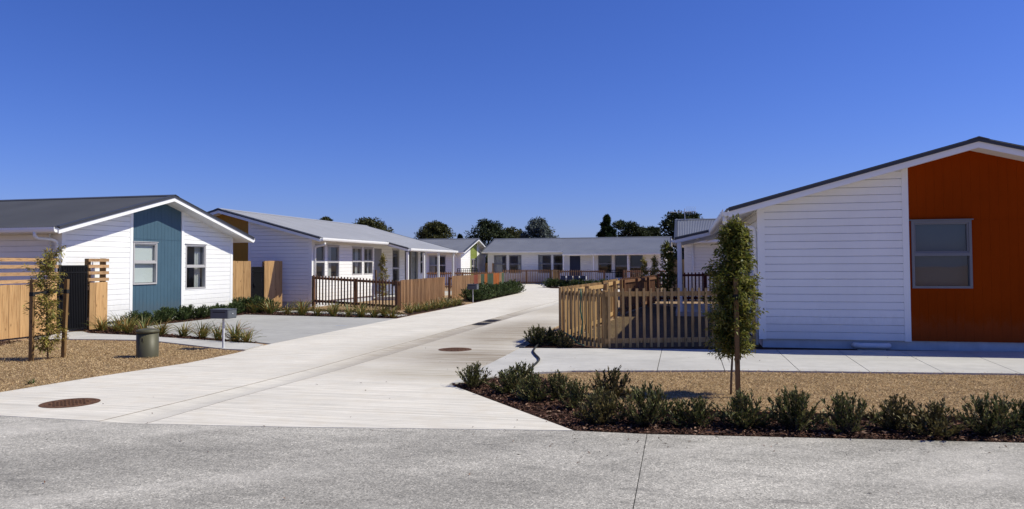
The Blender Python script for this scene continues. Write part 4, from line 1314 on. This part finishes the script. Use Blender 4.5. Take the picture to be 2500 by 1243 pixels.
def young_tree(label, x, y, top, bot, rad, mat, nbr=70, nl=42, ll=.085, lw=.026, seed=1, group='young staked trees', trunk_r=.016, lean=(0, 0), wide=None, stakes=(), tie=None, tr2=False):
    r = np.random.default_rng(seed)
    T = empty('young_tree', (x, y, 0), 0, label, 'tree', group)
    tk = MB(); pts = []
    for i in range(9):
        t = i / 8; pts.append((lean[0] * t + .012 * math.sin(5 * t + seed), lean[1] * t + .012 * math.cos(4 * t), top * .94 * t - .05 * (i == 0)))
    tk.tube(pts, [trunk_r * (1 - .75 * i / 8) for i in range(9)], 7)
    P, D = [], []
    def trunkp(z):
        t = min(max(z / (top * .94), 0), 1); return np.array([lean[0] * t, lean[1] * t, z])
    br = MB()
    for i in range(nbr):
        f = (i + r.uniform(0, 1)) / nbr; z = bot + (top - bot) * f * .93
        prof = wide(f) if wide else (1 - .65 * f ** 1.5) * (.55 + .45 * min(1, f * 4))
        ln = rad * prof * r.uniform(.55, 1.2); az = r.uniform(0, 6.28); el = r.uniform(.1, .9)
        d = np.array([math.cos(az) * math.cos(el), math.sin(az) * math.cos(el), math.sin(el)])
        p0 = trunkp(z); p1 = p0 + d * ln * .6; p2 = p1 + (d + np.array([0, 0, -.15])) * ln * .5
        br.tube([p0, p1, p2], [.006, .004, .002], 4, False)
        for k in range(nl):
            t = r.uniform(.15, 1.05); p = p0 + (p2 - p0) * t + r.normal(0, .028, 3)
            a2 = r.normal(0, 1, 3); P.append(p); D.append(d * .7 + a2 * .55 + np.array([0, 0, -.25]))
    for k in range(60):
        z = top - r.uniform(0, .25); P.append(trunkp(z) + r.normal(0, .03, 3)); D.append(np.array([r.normal(0, .4), r.normal(0, .4), .8]))
    P = np.array(P); D = np.array(D); n = len(P)
    tko = tk.build('trunk', BARK, T, True)
    br.build('branches', BARK, tko)
    link('crown', leaf_mesh('crown', P, D, ll * r.uniform(.6, 1.2, n), lw * r.uniform(.7, 1.25, n), mat, .2, .12), T)
    return T


def stake(label, x, y, h, wd=.05, lean=(0, 0), band=None, group='tree stakes'):
    F = empty('tree_stake', (x, y, 0), rnd.uniform(-.2, .2), label, 'stake', group)
    MB().hexa([(-wd / 2, -wd / 2, -.2), (wd / 2, -wd / 2, -.2), (wd / 2, wd / 2, -.2), (-wd / 2, wd / 2, -.2)] +
              [(px * wd / 2 + lean[0], py * wd / 2 + lean[1], h) for px, py in ((-1, -1), (1, -1), (1, 1), (-1, 1))]).build('post', T_STAKE, F)
    if band:
        k = wd / 2 + .004
        MB().box(-k + lean[0] * band / h, k + lean[0] * band / h, -k, k, band - .035, band + .035).build('tie_band', RUBBER, F)
    return F


young_tree('bushy young columnar tree before the orange house, tied to a stake', 2.74, 9.33, 2.22, .48, .31, LF_TREE, 210, 58, .072, .023, 5,
           wide=lambda f: (.74 + .26 * math.sin(min(1, f * 2) * 1.57)) * (1 - .66 * max(0, f - .45) ** 1.1 / .55 ** 1.1) + .09 * math.sin(f * 23), lean=(.07, 0))
stake('tall timber stake in front of the bushy young tree', 2.755, 9.12, 1.47, .052, (-.01, 0), 1.23)
young_tree('thin young tree between two stakes on the brown lawn', -8.26, 13.22, 1.92, .12, .29, LF_TREEY, 92, 34, .075, .023, 9,
           wide=lambda f: .5 + .5 * math.sin(min(1, f * 1.5 + .25) * 2.2), lean=(-.03, 0))
stake('nearer of two stakes beside the thin young tree', -8.37, 12.95, 1.42, .06, (0, 0), 1.17)
stake('farther of two stakes beside the thin young tree', -8.1, 13.42, 1.42, .06, (.05, 0), 1.2)
tie = MB(); tie.bar((-8.37, 12.93, 1.18), (-8.24, 13.2, 1.2), .01, .05); tie.bar((-8.24, 13.2, 1.2), (-8.06, 13.42, 1.21), .01, .05)
tag(tie.build('tree_tie', RUBBER), 'black rubber tie strung between the two stakes', 'tree tie')
young_tree('pale leafed young tree behind the dark brown batten fence', -5.15, 29.6, 2.05, .35, .24, LF_TREEY, 46, 24, .10, .034, 14, trunk_r=.014)
stake('short stake beside the young tree behind the brown fence', -5.4, 29.4, 1.45, .05)
young_tree('tall narrow young tree beyond the tan fence, right of the small pair', 5.75, 27.4, 2.42, .5, .42, LF_TREE, 70, 34, .13, .042, 21)
young_tree('small yellow green tree, left of the pair before the far house', 6.15, 34.6, 1.86, .35, .27, LF_TREEY, 46, 30, .11, .034, 22)
young_tree('small yellow green tree, right of the pair before the far house', 6.7, 34.9, 1.98, .35, .29, LF_TREEY, 50, 30, .11, .034, 23)


def big_tree(label, x, y, base, top, rx, kind, mat, seed, nclump=70, per=90, ls=.42):
    global rng
    rng = r = np.random.default_rng(seed)
    T = empty('background_tree', (x, y, 0), 0, label, 'tree', 'trees behind the houses')
    tk = MB(); tk.tube([(0, 0, -.2), (.05, .05, base + .3), (0, 0, (base + top) / 2), (.1, 0, top * .92)], [.3, .22, .14, .05], 8)
    P, D = [], []; h = top - base
    for i in range(nclump):
        f = r.uniform(0, 1)
        if kind == 'cone': rr = rx * (1 - f) ** .85 * r.uniform(.55, 1.02); cr_ = rx * .26 * (1.15 - f)
        elif kind == 'dome': rr = rx * math.sqrt(max(0, 1 - (f * .98) ** 2.4)) * r.uniform(.35, .95); cr_ = rx * .24
        elif kind == 'pine': rr = rx * (.45 + .55 * math.sin(2.6 * f + .4)) * r.uniform(.3, 1.1); cr_ = rx * .24
        else: rr = rx * math.sin(math.pi * (.18 + .74 * f)) * r.uniform(.35, 1.08); cr_ = rx * .25
        az = r.uniform(0, 6.28); c = np.array([rr * math.cos(az), rr * math.sin(az), base + h * f * .97])
        if i % 3 == 0: tk.tube([(0, 0, max(base * .7, c[2] - rr * .9)), tuple(c)], [.07, .02], 5, False)
        n = per; q = unit(r.normal(0, 1, (n, 3))) * (r.uniform(0, 1, (n, 1)) ** .45) * np.array([cr_, cr_, cr_ * (.62 if kind != 'droop' else .8)])
        P.append(c + q); dd = q / cr_ + r.normal(0, .5, (n, 3))
        if kind == 'droop': dd[:, 2] -= .9
        elif kind == 'cone': dd[:, 2] += .2
        D.append(dd)
    P = np.concatenate(P); D = np.concatenate(D); n = len(P)
    tk.build('trunk', BARKD, T, True)
    link('crown', leaf_mesh('crown', P, D, ls * r.uniform(.6, 1.3, n), ls * .42 * r.uniform(.7, 1.3, n), mat, .15), T)


def at(px, Y): return (px - 1250) / 1810 * Y


def zt_(py, px, Y): return EYE + (645 - (px - 1250) * .0052 - py) / 1810 * Y


BT = [('olive tree top just showing above the pale roof ridge', 792, 534, 26, 95, 'dome', LF_FARG, .5),
      ('olive domed tree rising above the far end of the pale roof', 900, 538, 52, 95, 'dome', LF_FARG, .45),
      ('broad dark domed tree left of the lime panel house roof', 1060, 546, 46, 95, 'dome', LF_FARG, .3),
      ('tiny conifer tip above the lime panel house roof', 1123, 574, 14, 100, 'cone', LF_CON, .4),
      ('tall dark leafy tree behind the lime panel gable', 1192, 540, 52, 88, 'round', LF_FAR, .12),
      ('loose olive green tree beside the dark one behind the far roof', 1250, 562, 46, 98, 'round', LF_FARG, .2),
      ('blue grey drooping tree standing alone behind the far roof', 1315, 536, 36, 92, 'droop', LF_FARB, .25),
      ('pointed dark conifer behind the far long roof', 1482, 524, 40, 92, 'cone', LF_CON, .15),
      ('dark rounded pine right of the pointed conifer', 1536, 541, 40, 95, 'pine', LF_FAR, .2),
      ('small dark pine right of the rounded pine behind the roof', 1588, 556, 22, 98, 'pine', LF_FAR, .3),
      ('tall dark pine behind the house with the aerial', 1668, 522, 46, 72, 'pine', LF_FAR, .05)]
for k, (lb, px, py, hw, Y, kd, mt, bf) in enumerate(BT):
    top = zt_(py, px, Y); big_tree(lb, at(px, Y), Y, max(.8, top * bf), top, 1.22 * hw / 1810 * Y, kd, mt, 100 + k, 120, 120, .34)

# ------------------------------------------------------------------ ground cover
rng = np.random.default_rng(99)


def blades(name, poly, n, label, ll=.05, lw=.007, z=.006, mat=DRYG):
    P2 = scatter(poly, n); n = len(P2)
    P = np.column_stack([P2, np.full(n, z)]); a = rng.uniform(0, 6.28, n); e = rng.uniform(.0, .75, n)
    D = np.column_stack([np.cos(a) * np.cos(e), np.sin(a) * np.cos(e), np.sin(e)])
    o = link(name, leaf_mesh(name, P, D, ll * rng.uniform(.5, 1.4, n), lw * rng.uniform(.7, 1.5, n), mat, .1))
    return tag(o, label, 'grass', None, 'stuff')


def inset(poly, vis):
    return poly


lr = [(.4, 11.05), (.9, 11.28), (3.41, 11.23), (7.4, 10.74), (8.6, 10.55), (6.2, 7.35), (5.12, 7.5), (4.51, 7.61), (2.79, 7.87), (1.6, 8.04), (1.2, 8.9), (.6, 10.2)]
blades('dry_grass', lr, 90000, 'dead straw coloured grass on the strip by the footpath', .034, .0055)
ll_ = [(-9.5, 9.6), (-8.6, 9.45), (-7.4, 9.5), (-6.7, 9.73), (-6.2, 11.0), (-5.5, 12.5), (-5.2, 13.9), (-5.2, 14.34), (-5.63, 14.5), (-8.05, 16.3), (-9.3, 16.5), (-10.9, 16.6), (-11.4, 15.5)]
blades('dry_grass', ll_, 80000, 'dead straw coloured grass on the lawn with the pedestal', .04, .0065)


def chips(name, poly, n, label, ll=.045, lw=.018):
    P2 = scatter(poly, n); n = len(P2)
    P = np.column_stack([P2, rng.uniform(.008, .03, n)]); a = rng.uniform(0, 6.28, n); e = rng.uniform(-.25, .35, n)
    D = np.column_stack([np.cos(a) * np.cos(e), np.sin(a) * np.cos(e), np.sin(e)])
    o = link(name, leaf_mesh(name, P, D, ll * rng.uniform(.5, 1.5, n), lw * rng.uniform(.6, 1.5, n), MULCH, .25))
    return tag(o, label, 'mulch', None, 'stuff')


br_ = [(.62, 7.36), (-.80, 10.14), (-.45, 10.55), (.1, 11.0), (.35, 11.0), (.55, 10.2), (1.13, 8.9), (1.55, 7.97), (2.79, 7.79), (4.51, 7.53), (5.12, 7.42), (7, 7.1), (7, 6.4), (4.59, 6.78), (1.28, 7.2)]
chips('bark_mulch', br_, 15000, 'reddish bark mulch covering the street bed')
chips('bark_mulch', bedL, 7000, 'bark mulch under the flaxes of the blue panel house', .06, .025)
chips('bark_mulch', bedT, 2500, 'bark mulch along the tall paling fence', .06, .025)
chips('bark_mulch', bedM, 4000, 'bark mulch under the flaxes at the brown fence', .07, .03)

# a few dead leaves and crumbs blown about the hard surfaces
lit = [(-3, 5.2, 3.4, 1.6, 26, .024), (2.6, 5.6, 2.6, 1.3, 22, .024), (-1.6, 9.6, 2.4, 1.6, 16, .026), (-.3, 11.5, 1.0, 1.6, 14, .026), (4.5, 12.6, 2.6, 1.2, 16, .032), (.9, 7.0, 1.2, .35, 34, .024), (3.2, 6.75, 1.6, .28, 40, .024)]
P = np.concatenate([np.column_stack([rng.normal(cx, sx, n_), rng.normal(cy, sy, n_), np.full(n_, z_)]) for cx, cy, sx, sy, n_, z_ in lit])
a = rng.uniform(0, 6.28, len(P)); e = rng.uniform(0, .5, len(P))
D = np.column_stack([np.cos(a) * np.cos(e), np.sin(a) * np.cos(e), np.sin(e)])
tag(link('leaf_litter', leaf_mesh('leaf_litter', P, D, .03 * rng.uniform(.5, 1.4, len(P)), .012, MULCH, .3)), 'dead leaves and bark crumbs lying on street, drive and footpath', 'litter', None, 'stuff')

# faint surveyors' paint strokes left on the parking pad
for lb, pts_, c in (('faint red paint stroke on the parking pad behind the mailbox', [(-7.15, 19.2), (-6.95, 19.26), (-6.78, 19.16)], (.5, .16, .14)), ('faint blue paint stroke on the parking pad near the drive', [(-4.78, 20.1), (-4.6, 20.02), (-4.45, 19.95)], (.34, .42, .58))):
    k = MB()
    for p, q in zip(pts_[:-1], pts_[1:]): k.bar((p[0], p[1], .019), (q[0], q[1], .019), .03, .003)
    tag(k.build('paint_mark', paint('marking paint ' + lb[6:10], c, .9, .3, 30)), lb, 'paint mark', 'paint marks on the parking pad')

# straw strays along the lawn edges
P = []
for ln in (left_edge[2:9], near_pts[1:6]):
    for p, q in zip(ln[:-1], ln[1:]):
        L = math.hypot(q[0] - p[0], q[1] - p[1])
        n_ = int(L * 46); tt = rng.uniform(0, 1, n_); nx, ny = -(q[1] - p[1]) / L, (q[0] - p[0]) / L
        of = rng.normal(0, .07, n_)
        P.append(np.column_stack([p[0] + (q[0] - p[0]) * tt + nx * of, p[1] + (q[1] - p[1]) * tt + ny * of, np.full(n_, .031)]))
P = np.concatenate(P); a = rng.uniform(0, 6.28, len(P)); e = rng.uniform(0, .2, len(P))
D = np.column_stack([np.cos(a) * np.cos(e), np.sin(a) * np.cos(e), np.sin(e)])
tag(link('straw_litter', leaf_mesh('straw_litter', P, D, .04 * rng.uniform(.5, 1.4, len(P)), .006, DRYG, .1)), 'stray straw blown along the edges of both dry lawns', 'litter', None, 'stuff')
